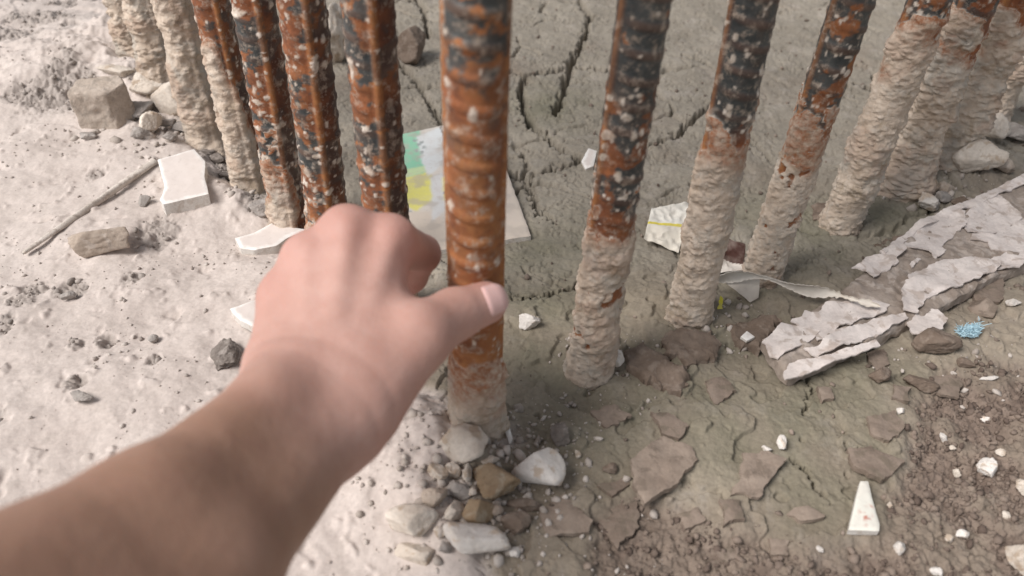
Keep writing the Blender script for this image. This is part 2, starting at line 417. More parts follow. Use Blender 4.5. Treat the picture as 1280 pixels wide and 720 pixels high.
def mat_crust():
    t = NT('mortar_crust')
    oi = t.n.new('ShaderNodeObjectInfo')
    va = t.n.new('ShaderNodeVectorMath'); va.operation = 'ADD'; t.l.new(t.tc.outputs['Object'], va.inputs[0]); t.l.new(oi.outputs['Location'], va.inputs[1])
    v = va.outputs[0]
    n1 = t.noise(45, 5, .6, v); n2 = t.noise(220, 5, .65, v); n3 = t.noise(800, 3, .6, v)
    c = t.mix(t.rng(n1, .35, .65), (.43, .342, .268), (.62, .525, .435))
    c = t.mix(t.rng(n2, .5, .7, 0, .6), c, (.60, .54, .48))
    c = t.mix(t.rng(t.noise(90, 5, .65, v), .56, .68, 0, .6), c, (.22, .16, .115))
    c = t.mix(t.rng(t.noise(28, 5, .7, v), .50, .62, 0, .7), c, (.40, .375, .335))
    c = t.mix(t.rng(t.noise(38, 6, .75, v, .5), .55, .64, 0, .65), c, (.30, .235, .165))
    c = t.mix(t.math('MULTIPLY', t.attr('stain'), t.rng(n2, .3, .6)), c, (.30, .13, .065))
    b = t.bump(n2, .6, .0016); b = t.bump(n3, .7, .0010, b)
    return t.out(c, b, .92)
M['crust'] = mat_crust()

def mat_skin():
    t = NT('skin')
    n1 = t.noise(28, 4, .55); n2 = t.noise(140, 4, .6); v = t.voro(1100)
    arm = t.attr('arm'); kn = t.attr('red')
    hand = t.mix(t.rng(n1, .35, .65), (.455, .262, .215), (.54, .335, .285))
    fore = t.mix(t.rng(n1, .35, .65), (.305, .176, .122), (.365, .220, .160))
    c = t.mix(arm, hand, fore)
    c = t.mix(t.math('MULTIPLY', kn, .85), c, (.46, .19, .16))
    c = t.mix(t.rng(n2, .45, .7, 0, .45), c, t.mix(arm, (.48, .265, .215), (.32, .18, .135)))
    t.b.inputs['Subsurface Weight'].default_value = .18
    t.b.inputs['Subsurface Radius'].default_value = (.006, .0025, .0015)
    t.b.inputs['Subsurface Scale'].default_value = 1.0
    t.b.inputs['Specular IOR Level'].default_value = .35
    b = t.bump(v, .22, .0004); b = t.bump(n2, .22, .0010, b); b = t.bump(t.noise(420, 3, .6), .15, .0004, b)
    return t.out(c, b, .56)
M['skin'] = mat_skin()
def mat_nail():
    t = NT('nail')
    t.b.inputs['Subsurface Weight'].default_value = .1
    t.b.inputs['Subsurface Radius'].default_value = (.003, .0015, .001)
    return t.out(t.mix(t.attr('tip'), (.64, .42, .395), (.76, .64, .60)), None, .36)
M['nail'] = mat_nail()
def mat_plain(name, c, rough=.8):
    t = NT(name); n = t.noise(200, 4)
    return t.out(t.mix(t.rng(n, .3, .7), mul(c, .82), c), None, rough)
M['blue'] = mat_plain('blue_fibre', (.50, .70, .79))
M['red'] = mat_plain('red_smear', (.46, .16, .12))

# ------------------------------------------------------------------ ground sheet
def build_ground():
    NU, NV = 1250, 1080
    core = np.linspace(-1, 1, NU)
    ext = np.cumsum(np.geomspace(.004, 45, 60)); u = np.concatenate([-1 - ext[::-1], core, 1 + ext])
    yc = np.geomspace(.12, 1.45, NV)
    y = np.concatenate([.12 - np.cumsum(np.geomspace(.0006, 14, 60))[::-1], yc, 1.45 + np.cumsum(np.geomspace(.004, 60, 60))])
    w = np.where(y < .12, .36, np.where(y > 1.45, .3 + .5 * 1.45, .3 + .5 * y))
    Y, U = np.meshgrid(y, u, indexing='ij'); X = U * w[:, None]
    h, sand, gran, wet, crumb, lower, _, tone, crk = [a for a in ground_fields(X.ravel(), Y.ravel())]
    V = np.stack([X.ravel(), Y.ravel(), h], 1)
    GRID.update(y=y, u=u, h=h.reshape(X.shape))
    ny, nx = X.shape
    i = np.arange(ny * nx).reshape(ny, nx)
    q = np.stack([i[:-1, :-1], i[:-1, 1:], i[1:, 1:], i[1:, :-1]], -1).reshape(-1)
    o = mesh_np('ground', V, q, 4, mat_ground(), attrs=dict(sand=sand, gran=gran, wet=wet, crumb=crumb, lower=lower, tone=tone))
    o['kind'] = 'structure'
    o['label'] = 'pale dust on the left, cracked grey mud and brown flaky soil on the right'
build_ground()

# ------------------------------------------------------------------ rebars
R_BAR = 0.0122
def build_bar(base_px, top_px, name_label, seed, crust_top, crust_amt=1.0, rad=1.0, rib_s=0.0, crust_side=None, mill=.5, side_rust_shade=0.0, splats=110, orange=.3, flare=.35, top_rag=.015, mill_z=None, fine=1.0, ribx=1.0):
    rng = np.random.default_rng(seed)
    B = gpt(*base_px)
    r = ray(top_px, 0.0); T = CAM + r * (B[1] / r[1])
    lean = (T - B)[:2] / (T[2] - B[2])
    LEN = 0.95
    zf = np.arange(-.02, .40, .00085); z = np.concatenate([zf, np.arange(.40, LEN, .004)])
    NT_ = 84
    th = np.linspace(0, 2 * math.pi, NT_, endpoint=False)
    Z, TH = np.meshgrid(z, th, indexing='ij'); zz = Z.ravel(); tt = TH.ravel()
    ac = math.atan2(-B[1], -B[0])
    rib = ac + math.asin(rib_s)
    phi = (tt - rib) % math.pi
    dl = np.minimum(phi, math.pi - phi) * R_BAR
    rr = np.full(zz.shape, R_BAR)
    rr += 0.0016 * sstep(.0026, .0009, dl)
    half = np.floor(((tt - rib) % (2 * math.pi)) / math.pi)
    zs = zz + (phi / math.pi) * .006 * np.where(half == 0, 1, 1) + half * .006 + seed * .0031
    pitch = .0135
    k = (zs / pitch) % 1.0; dz = np.abs(k - .5) * pitch
    tr = sstep(.0032, .0010, dz) * np.clip(np.sin(phi) * 1.5, 0, 1)
    ribk = ribx * .0008 * (.8 + .5 * vnoise2(zz * 30, tt * .8, seed)); rr += ribk * tr; ribh = ribk * tr
    cx, cy = np.cos(tt), np.sin(tt)
    P = np.stack([cx * R_BAR, cy * R_BAR, zz], 1) + seed * 1.7
    nlow = fbm3(P, 45, 3, seed); nmid = fbm3(P, 120, 4, seed + 3); nhi = fbm3(P, 300, 3, seed + 6, .6)
    rr += .0004 * nmid
    # mortar crust
    side = 0.0
    if crust_side is not None:
        sa = ac + math.asin(crust_side[0]); side = (np.cos(tt - sa) - crust_side[2]) * crust_side[1]
    lvl = crust_top + top_rag * nlow * 2.2 + top_rag * nmid * .8 + side
    cm = sstep(.004, -.004, zz - lvl)
    if crust_amt < 1.12: cm = cm * (1 - sstep(.20, .27, fbm3(P + 3.3, 62, 4, seed + 50, .6)) * sstep(.006, .022, zz))
    cm = np.maximum(cm, (.75 < crust_amt < 1.12) * sstep(.16, .24, fbm3(P - 2.1, 75, 4, seed + 51, .6)) * sstep(.055, .015, zz - lvl))
    P2 = P * np.array([1, 1, 1.15]) + .004 * np.stack([nmid, nhi, nlow], 1)
    chunk = 1 - np.abs(fbm3(P2, 85, 3, seed + 21, .6)) * 2.4; flk = np.floor((fbm3(P2, 110, 3, seed + 25) + 1) * 5) / 5 - 1
    nx_ = fbm3(P, 700, 2, seed + 28)
    thick = .72 * crust_amt * (.0015 + .0030 * nlow + .0020 * nmid + .0009 * chunk + .0012 * flk + (.0019 * nhi + .0014 * nx_) * fine) * (0.55 + .45 * sstep(0, -.03, zz - lvl))
    thick = np.maximum(thick, .0006 + .0008 * (nhi + .4)) - cm * ribh * .6
    thick = thick + crust_amt * flare * .010 * np.exp(-np.maximum(zz, 0) / .016)
    rr += cm * thick
    # splatters
    sp = np.zeros(zz.shape)
    G = (len(z), NT_)
    rr2 = rr.reshape(G); sp2 = sp.reshape(G)
    for _ in range(int(splats * 1.5)):
        z0 = rng.uniform(0, .36); t0 = rng.uniform(0, 2 * math.pi)
        if rng.random() < .35: z0 = np.clip(crust_top + abs(rng.normal(0, .05)), 0, .36)
        s = rng.choice([.0010, .0014, .002, .0028, .0038], p=[.44, .32, .16, .06, .02])
        i0, i1 = np.searchsorted(z, [z0 - s * 2.2, z0 + s * 2.2])
        if i1 <= i0: continue
        dt = (TH[i0:i1] - t0 + math.pi) % (2 * math.pi) - math.pi
        el = rng.uniform(.8, 1.5)
        d = np.sqrt((dt * R_BAR * el) ** 2 + ((Z[i0:i1] - z0) / el) ** 2) / s + 1.1 * nmid.reshape(G)[i0:i1] + .9 * nhi.reshape(G)[i0:i1]
        m = sstep(1.1, .65, d)
        sp2[i0:i1] = np.maximum(sp2[i0:i1], m * (.75 + .25 * rng.random())); rr2[i0:i1] += m * s * .20
    rr = rr2.ravel() * rad; sp = np.maximum(sp2.ravel(), cm)
    scale = sstep(mill + .07, mill - .07, .5 - .85 * nlow - .75 * nmid - .35 * nhi)
    if mill_z is not None: scale = scale * sstep(mill_z - .03, mill_z + .03, zz + .05 * nlow + .03 * nmid)
    scale = np.clip(scale, 0, 1) * (1 - .55 * sstep(.0026, .0012, dl)) * (1 - .2 * tr)
    scale *= sstep(-.016, .006, zz - crust_top + .02 * nlow)
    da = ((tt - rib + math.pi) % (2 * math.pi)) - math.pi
    dark = side_rust_shade * sstep(.08, .35, da) * sstep(2.6, 2.0, da) * np.clip(.75 + nmid, 0, 1)  # darker rust right of the rib, partly side shade painted into the colour
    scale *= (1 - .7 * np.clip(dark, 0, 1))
    og = np.clip(orange * (1 + 1.6 * nlow), 0, 1) + .9 * sstep(.0026, .0012, dl) * (orange > .05)
    stain = np.clip(sstep(-.03, .0, zz - lvl) * 1.0 + .25 * (nlow > .25), 0, 1)
    bend = .0015 * np.sin(zz * 9 + seed)
    V = np.stack([B[0] + lean[0] * zz + cx * rr + bend, B[1] + lean[1] * zz + cy * rr, B[2] + zz], 1)
    ny, nx = G
    idx = np.arange(ny * nx).reshape(G); nxt = np.roll(idx, -1, axis=1)
    q = np.stack([idx[:-1], nxt[:-1], nxt[1:], idx[1:]], -1).reshape(-1, 4)
    # top cap
    ctop = len(V); V = np.vstack([V, V[idx[-1]].mean(0)])
    at = dict(splat=np.append(sp, 0), scale=np.append(scale, 1), dark=np.append(np.clip(dark, 0, 1), 0), orange=np.append(np.clip(og, 0, 1), 0), stain=np.append(stain, 0))
    fm = np.append(cm, 0)[q].mean(1) > .5
    root = empty('rebar', B, name_label, 'rebar', 'rusty rebars standing in a curved row')
    def sub(name, faces, mat, cap=False):
        if cap:
            e = idx[-1]; capf = np.stack([e, np.roll(e, -1), np.full(nx, ctop), np.full(nx, ctop)], 1)
        used = np.unique(faces); mp = np.full(len(V), -1); mp[used] = np.arange(len(used))
        o = mesh_np(name, V[used], mp[faces].ravel(), 4, mat, root, attrs={k: a[used] for k, a in at.items()}, origin=B)
        o.location = (0, 0, 0)
        return o
    sub('steel_bar', q[~fm], M['steel'])
    if fm.any(): sub('mortar_crust', q[fm], M['crust'])
    return B

BARS = {}
BARS['C'] = build_bar((597, 524), 599, 'nearest rebar, thickest in view, orange rust, the thumb touching it', 3, .046, 1.15, 1.03, .98, None, .54, 0, 70, .6, .25, .010, mill_z=.20, ribx=1.7)
BARS['R1'] = build_bar((739, 462), 803, 'rebar right of the one being touched, speckled black and orange, wrinkled crust at its foot', 5, .124, 1.0, 1.0, -.80, None, .68, 0, 170, .3, .25, .020)
BARS['R2'] = build_bar((859, 390), 945, 'blackest rebar with white specks, crumpled scrap of paper against its foot', 8, .146, 1.13, 1.02, -.85, None, .97, 0, 140, .12, .15, .018)
BARS['R3'] = build_bar((952, 346), 1063, 'rebar with the torn plastic strip across its foot, orange above pale crust', 12, .130, 1.0, 1.0, -.78, None, .5, 0, 150, .45, .15, .022)
BARS['R4'] = build_bar((1048, 280), 1162, 'thickly crusted rebar ending in a rounded foot above the peeling board', 14, .170, 1.15, 1.12, -.8, None, .6, 0, 100, .35, .05, .022)
BARS['R5'] = build_bar((1130, 226), 1222, 'rebar in rough grey mortar with one bluish black patch near the top', 17, .150, 1.5, 1.22, -.6, None, .85, 0, 90, .3, .5, .035)
BARS['R6'] = build_bar((1182, 205), 1268, 'mortar coated rebar standing directly behind the large pale stone', 19, .150, 1.6, 1.26, -.4, None, .5, 0, 90, .5, .5, .04)
BARS['R7'] = build_bar((1232, 150), 1312, 'farthest rebar at the right edge of the photo, all crusted', 23, .20, 1.5, 1.22, -.4, None, .4, 0, 40, .4, .4, .02)
BARS['L1'] = build_bar((498, 395), 461, 'speckled rebar just left of the orange one, its foot hidden behind the hand', 29, .03, .8, 1.12, .12, None, .58, .9, 240, .4, .2, .02)
BARS['L2'] = build_bar((417, 330), 374, 'rebar with orange rib down its middle and dark red right side, above the knuckles', 31, .03, .8, 1.16, .10, (-.5, .02, .6), .56, .9, 220, .4, .25, .02)
BARS['L3'] = build_bar((366, 286), 314, 'brown rusty rebar whose crusted foot meets the white shard touched by the hand', 37, .035, .9, 1.15, .12, (-.6, .05, .5), .5, .8, 200, .25, .3, .02)
BARS['L4'] = build_bar((318, 238), 266, 'rebar with a lumpy cream crust, behind the squarish white tile shard', 41, .085, 1.4, 1.08, .2, (-.7, .10, .3), .6, .6, 140, .3, .4, .02, fine=.55)
BARS['L5'] = build_bar((262, 176), 214, 'rebar wrapped in smooth beige mortar with a bare dark right side', 43, .16, 1.9, 1.08, .4, (-.6, .16, .0), .9, 0, 120, .1, .4, .02, fine=.3)
BARS['L6'] = build_bar((206, 112), 178, 'second rebar from the far left end, coated in beige mortar', 47, .22, 2.1, 1.1, .4, (-.5, .08, .2), .6, 0, 60, .2, .5, .02, fine=.45)
BARS['L7'] = build_bar((176, 66), 152, 'last rebar at the far left end, mossy beige mortar at its foot', 53, .30, 2.1, 1.1, .4, None, .6, 0, 40, .2, .5, .02)

# ------------------------------------------------------------------ stones
def icosphere(sub):
    bm = bmesh.new(); bmesh.ops.create_icosphere(bm, subdivisions=sub, radius=1.0)
    V = np.array([v.co[:] for v in bm.verts]); Fc = np.array([[v.index for v in f.verts] for f in bm.faces]); bm.free()
    return V, Fc
ICO = {k: icosphere(k) for k in (1, 2, 5)}

def stone_shape(seed, sub=4, facets=13, sharp=12.0, rough=.06):
    D, Fc = ICO[sub]
    rng = np.random.default_rng(seed)
    n = rng.normal(size=(facets, 3)); n /= np.linalg.norm(n, axis=1)[:, None]
    d = rng.uniform(.55, 1.0, facets)
    q = np.maximum(D @ n.T, 1e-3) / d
    r = 1.0 / np.maximum((q ** sharp).sum(1) ** (1 / sharp), .8)
    r = r * (1 + rough * fbm3(D + seed, 2.2, 4, seed) + rough * .6 * fbm3(D + seed, 8, 4, seed + 9, .6))
    r = r * (1 - rough * .55 * np.abs(fbm3(D * 1.0 + seed * 2, 3.2, 4, seed + 30, .6)) * 1.6)
    V = D * r[:, None]
    mx = np.abs(V).max(0)
    return V / mx, Fc

def stone(px, py, w, h, mat, label, seed, name='stone', cat='stone', group='loose stones on the ground', facets=10, sharp=22, rough=.13, flat=.95, rot=None, sub=5, sink=.24):
    p = gpt(px, py + .12 * h)
    dep = float(np.dot(p - CAM, Fv))
    sx = w * dep / F / 2 * 1.1; sy = h * dep / F / 2 * 1.04; sz = sy * flat
    V, Fc = stone_shape(seed, sub, facets, sharp, rough)
    V = V * np.array([sx, sy, sz])
    a = rot if rot is not None else 0.0
    c, s = math.cos(a), math.sin(a)
    V = V @ np.array([[c, s, 0], [-s, c, 0], [0, 0, 1]])
    z = p[2] + sz * (1 - sink * 1.2)
    o = mesh_np(name, V, Fc.ravel(), 3, M[mat])
    o.location = (float(p[0]), float(p[1]), float(z))
    return tag(o, label, cat, group)

ST = [
 (215, 132, 52, 42, 'pale', 'rounded pale stone leaning against the foot of the smooth beige rebar', 101, dict(facets=10, rough=.06)),
 (234, 164, 38, 28, 'grey', 'flat grey stone right beside the smooth beige rebar foot, below the rounded pale one', 102, dict(flat=.55)),
 (193, 162, 27, 34, 'pale', 'small wedge shaped pale stone between the broken block and the flat grey stone', 103, dict(facets=7, sharp=20)),
 (180, 137, 40, 40, 'grey', 'grey slab stone touching the right side of the broken block', 104, dict(facets=8, sharp=20, flat=.45)),
 (196, 108, 46, 34, 'grey', 'jagged grey stone in the heap under the second rebar from the far left end', 105, dict(facets=8, sharp=20)),
 (148, 96, 44, 24, 'pale', 'flat pale stone lying just above the broken block', 106, dict(flat=.5, facets=8)),
 (212, 156, 22, 14, 'grey', 'grey pebble squeezed between the rounded pale stone and the wedge shaped one', 107, {}),
 (177, 168, 26, 20, 'grey', 'grey lump left of the wedge shaped pale stone', 108, dict(rough=.15)),
 (300, 205, 30, 26, 'dark', 'dark clod in the hollow above the squarish white tile shard', 109, dict(rough=.15)),
 (284, 222, 26, 16, 'dark', 'dark clod touching the right edge of the squarish white tile shard', 110, dict(rough=.15)),
 (326, 264, 34, 24, 'grey', 'crumbly grey clod in the dust right beside the lumpy cream rebar foot', 111, dict(rough=.12)),
 (128, 304, 66, 50, 'tan', 'angular tan stone lying alone in the dust below the stick', 312, dict(facets=9, sharp=26, rough=.10, rot=.3, sink=.42)),
 (287, 440, 42, 56, 'dark', 'porous dark clod right beside the forearm', 113, dict(rough=.20, facets=9, flat=.4)),
 (104, 499, 30, 18, 'grey', 'grey crumb clod nearest the forearm in the dust', 114, dict(rough=.16)),
 (86, 372, 18, 14, 'grey', 'small grey clod left of the porous dark clod, upper one in the dust', 115, dict(rough=.12)),
 (192, 426, 14, 13, 'grey', 'tiny round grey pebble in the dust midway to the porous dark clod', 116, dict(rough=.05)),
 (182, 254, 17, 15, 'grey', 'round grey pebble in the dust left of the squarish white tile shard', 117, dict(rough=.05)),
 (420, 58, 36, 84, 'pale', 'tall pale lump seen between two left rebars', 118, dict(rough=.12)),
 (514, 68, 34, 48, 'brown', 'brown clod at the crack left of the orange rebar', 119, dict(rough=.10, facets=8)),
 (582, 558, 64, 50, 'pale', 'pale stone touching the foot of the orange rebar', 220, dict(facets=8, sharp=20, rough=.09)),
 (672, 593, 62, 54, 'white', 'whitest rounded stone, right of the orange rebar foot', 121, dict(facets=10, sharp=14, rough=.04)),
 (622, 607, 60, 46, 'ochre', 'ochre clod touching the left side of the whitest stone', 122, dict(rough=.16)),
 (598, 640, 38, 32, 'ochre', 'small angular ochre stone under the ochre clod', 123, dict(facets=7, sharp=24, rough=.05)),
 (568, 641, 26, 28, 'pale', 'small pale stone left of the small angular ochre stone', 124, dict(facets=8, sharp=20)),
 (515, 656, 62, 44, 'pale', 'mottled pale stone nearest the forearm at the bottom', 125, dict(facets=9, sharp=18, rough=.06)),
 (594, 681, 80, 50, 'white', 'long pale stone with a tan underside at the bottom of the stone cluster', 126, dict(facets=9, sharp=14, rough=.05, rot=-.35)),
 (645, 656, 36, 30, 'brown', 'round brown clod under the whitest stone', 127, dict(rough=.12)),
 (551, 667, 17, 15, 'pale', 'tiny pale pebble between the mottled pale stone and the long pale stone', 128, {}),
 (645, 693, 17, 16, 'white', 'white pebble right of the long pale stone', 129, {}),
 (565, 592, 22, 22, 'pale', 'small pale chip below the stone at the orange rebar foot', 130, dict(facets=6, sharp=24)),
 (545, 620, 34, 30, 'tan', 'tan lump half sunk in dust left of the small pale stones', 131, dict(rough=.1, sink=.6)),
 (589, 617, 13, 12, 'pale', 'tiny pale pebble left of the ochre clod', 132, {}),
 (522, 690, 56, 34, 'pale', 'low dusty lump below the mottled pale stone', 148, dict(rough=.1, sink=.7)),
 (660, 405, 28, 22, 'white', 'single white pebble on grey mud right of the thumb', 133, dict(rough=.14)),
 (769, 455, 20, 30, 'white', 'white knob stuck to the crusted foot right of the orange rebar', 134, dict(rough=.12)),
 (701, 545, 26, 30, 'dark', 'dark crumb clod above the whitest stone', 135, dict(rough=.18)),
 (1218, 208, 64, 46, 'pale', 'large pale stone above the peeling board', 136, dict(rough=.10, facets=10)),
 (1236, 170, 30, 40, 'pale', 'upright pale stone right behind the large pale stone', 137, dict(facets=8)),
 (1125, 243, 42, 24, 'tan', 'flattish tan stone at the foot of the rough grey mortar rebar', 138, dict(rough=.08)),
 (1153, 231, 19, 18, 'tan', 'round tan pebble between the flattish tan stone and the large pale stone', 139, dict(rough=.05)),
 (1156, 256, 30, 26, 'white', 'knobbly white stone close to the upper edge of the peeling board', 140, dict(rough=.16)),
 (1177, 249, 22, 16, 'grey', 'small grey stone right of the knobbly white stone', 141, {}),
 (1268, 168, 44, 44, 'grey', 'grey stone at the right edge beyond the upright pale stone', 142, dict(flat=.5)),
 (1166, 431, 58, 34, 'brown', 'brown clod left of the blue fibre tuft, under the peeling board', 143, dict(rough=.10)),
 (1232, 587, 26, 28, 'white', 'largest white pebble on the dark gravel', 144, dict(facets=9, sharp=16)),
 (1272, 702, 56, 44, 'pale', 'big pale stone in the bottom right corner', 145, dict(rough=.05)),
 (1277, 613, 32, 24, 'pale', 'pale stone on the right edge beside the largest white pebble', 146, {}),
 (1234, 473, 26, 11, 'white', 'thin flat white pebble below the blue fibre tuft', 147, dict(flat=.5)),
 (1230, 384, 40, 36, 'flakep', 'pinkish smooth stone half sunk above the blue fibre tuft', 149, dict(rough=.04, sink=.75)),
 (1265, 380, 18, 12, 'white', 'small pale chip right of the pinkish smooth stone', 150, {}),
 (1232, 526, 14, 11, 'white', 'white pebble between the thin flat one and the largest one', 151, {}),
 (1178, 549, 9, 13, 'white', 'small upright white pebble in the left part of the gravel', 152, {}),
 (1190, 562, 10, 8, 'pale', 'tiny pale pebble just right under the small upright white pebble', 153, {}),
 (975, 556, 12, 20, 'white', 'slim white pebble standing on the green tinted mud', 154, {}),
 (958, 563, 13, 10, 'white', 'tiny white chip just left of the slim white pebble', 155, {}),
 (1122, 685, 14, 22, 'white', 'oval white pebble below the triangular tile splinter', 156, {}),
 (1202, 670, 15, 14, 'white', 'pale pebble midway between the triangular splinter and the corner stone', 157, {}),
 (1184, 674, 12, 10, 'pale', 'tiny pale pebble left of its larger pale neighbour near the corner stone', 158, {}),
 (1249, 567, 12, 11, 'pale', 'round pale pebble just above the largest white pebble', 159, {}),
 (1256, 645, 11, 11, 'pale', 'small pale pebble between the edge stone and the corner stone', 160, {}),
 (1024, 687, 9, 9, 'white', 'tiny white pebble left below the triangular tile splinter', 161, {}),
 (1125, 514, 9, 9, 'white', 'tiny round white pebble where gravel meets green mud', 162, {}),
 (1195, 593, 8, 13, 'pale', 'slim pale pebble left of the largest white pebble', 163, {}),
 (1168, 715, 14, 12, 'white', 'white pebble at the bottom edge left of the corner stone', 164, {}),
 (1112, 632, 9, 9, 'pale', 'tiny pale pebble right beside the triangular tile splinter', 165, {}),
 (722, 568, 8, 12, 'pale', 'tiny pale pebble right above the whitest stone', 166, {}),
 (763, 588, 20, 16, 'brown', 'small brown clod right of the whitest stone', 167, {}),
 (1097, 470, 30, 24, 'brown', 'brown lump below the lower edge of the peeling board', 168, dict(sink=.5)),
 (1150, 480, 44, 22, 'brown', 'low brown ridge clod left of the thin flat white pebble', 169, dict(rough=.12, sink=.5)),
 (583, 594, 13, 26, 'pale', 'upright pale sliver beside the small pale chip under the orange rebar', 171, dict(facets=6, sharp=26)),
 (575, 614, 30, 22, 'grey', 'greyish lump between the ochre clod and the tan half sunk lump', 172, dict(rough=.12)),
 (652, 630, 46, 22, 'brown', 'flat brown stone tucked under the whitest stone, left of the round clod', 173, dict(flat=.5)),
 (555, 686, 18, 16, 'grey', 'small grey stone at the left tip of the long pale stone', 174, {}),
 (546, 590, 28, 22, 'pale', 'pale beige lump on the dust left of the small pale chip', 175, dict(rough=.12, sink=.4)),
 (620, 640, 18, 16, 'tan', 'small tan stone right of the small angular ochre stone', 176, dict(facets=7)),
 (613, 570, 22, 16, 'pale', 'beige crumb right of the stone at the orange rebar foot', 177, dict(rough=.15)),
 (253, 190, 30, 14, 'dark', 'flat dark stone at the very foot of the smooth beige rebar', 178, dict(flat=.5)),
 (273, 203, 22, 16, 'dark', 'small dark stone between the shard and the flat dark stone', 179, dict(facets=7)),
 (213, 170, 22, 16, 'grey', 'grey stone in front of the wedge shaped pale stone, nearest the shard', 180, dict(facets=8)),
 (184, 114, 46, 36, 'pale', 'large jagged pale stone at the feet of the far left rebars', 181, dict(facets=8, sharp=24)),
 (109, 172, 24, 14, 'grey', 'grey crumb at the left foot of the broken block', 182, dict(rough=.2)),
 (1186, 232, 26, 20, 'tan', 'tan stone in front of the mortar foot, left of the large pale stone', 183, dict(rough=.14)),
 (1200, 252, 24, 14, 'brown', 'low brown stone between the large pale stone and the peeling board', 184, dict(sink=.4)),
 (1254, 212, 26, 22, 'tan', 'tan stone on the right flank of the large pale stone', 185, dict(rough=.12)),
 (1205, 455, 22, 14, 'brown', 'brown clod just under the blue fibre tuft', 170, dict(sink=.5)),
]
for px, py, w, h, m, lab, sd, kw in ST:
    nm = 'soil_clod' if ('clod' in lab or 'lump' in lab) else ('pebble' if 'pebble' in lab else 'stone')
    stone(px, py, w, h, m, lab, sd, name=nm, cat={'soil_clod': 'clod', 'pebble': 'pebble', 'stone': 'stone'}[nm],
          group={'soil_clod': 'clods of dry soil', 'pebble': 'small pebbles', 'stone': 'loose stones'}[nm], **kw)

# broken block with a cut corner
def broken_block():
    p = gpt(132, 160)
    s = float(np.dot(p - CAM, Fv)) / F * .88
    bm = bmesh.new()
    pts = [(-36, 0, 0), (20, -6, 0), (40, 24, 0), (26, 50, 0), (-34, 46, 0),
           (-37, 6, 60), (15, 0, 58), (37, 28, 62), (24, 46, 64), (-32, 42, 62)]
    vs = [bm.verts.new((x * s, y * s, z * s)) for x, y, z in pts]
    bm.faces.new([vs[i] for i in (4, 3, 2, 1, 0)]); bm.faces.new([vs[i] for i in (5, 6, 7, 8, 9)])
    for i in range(5):
        j = (i + 1) % 5; bm.faces.new([vs[i], vs[j], vs[5 + j], vs[5 + i]])
    bmesh.ops.bevel(bm, geom=list(bm.edges), offset=.0022, segments=3, affect='EDGES', profile=.6)
    bmesh.ops.triangulate(bm, faces=list(bm.faces))
    for _ in range(4):
        long = [e for e in bm.edges if e.calc_length() > .0028]
        if not long: break
        bmesh.ops.subdivide_edges(bm, edges=long, cuts=1); bmesh.ops.triangulate(bm, faces=[f for f in bm.faces if len(f.verts) > 3])
    V = np.array([v.co[:] for v in bm.verts]); bm.normal_update(); N = np.array([v.normal[:] for v in bm.verts])
    d = .0020 * fbm3(V, 60, 3, 5) + .0014 * fbm3(V, 240, 4, 6, .65)
    hole = np.exp(-(((V - np.array([-3 * s, -2 * s, 30 * s])) ** 2).sum(1)) / (.0035 ** 2)); d -= .003 * hole
    d -= .004 * sstep(.3, .6, fbm3(V, 40, 2, 8)) * sstep(.012, .0, V[:, 2])
    V = V + N * d[:, None]
    Fc = np.array([[v.index for v in f.verts] for f in bm.faces]); bm.free()
    o = mesh_np('broken_block', V, Fc.ravel(), 3, M['block'])
    o.location = (float(p[0]), float(p[1]), float(p[2]) - .004); o.rotation_euler = (.05, -.03, .08)
    tag(o, 'tan broken block with one cut corner and a small hole, in the dust', 'block')
broken_block()

# ------------------------------------------------------------------ slabs cut to an outline
def ragged(P, seg, amp, seed):
    out = []
    n = len(P)
    for i in range(n):
        a, b = P[i], P[(i + 1) % n]; L = np.linalg.norm(b - a); m = max(1, int(L / seg))
        for j in range(m): out.append(a + (b - a) * j / m)
    out = np.array(out)
    out = out + amp * np.stack([fbm2(out[:, 0], out[:, 1], 90, 4, seed, .65), fbm2(out[:, 0], out[:, 1], 90, 4, seed + 40, .65)], 1) * 1.4
    return out

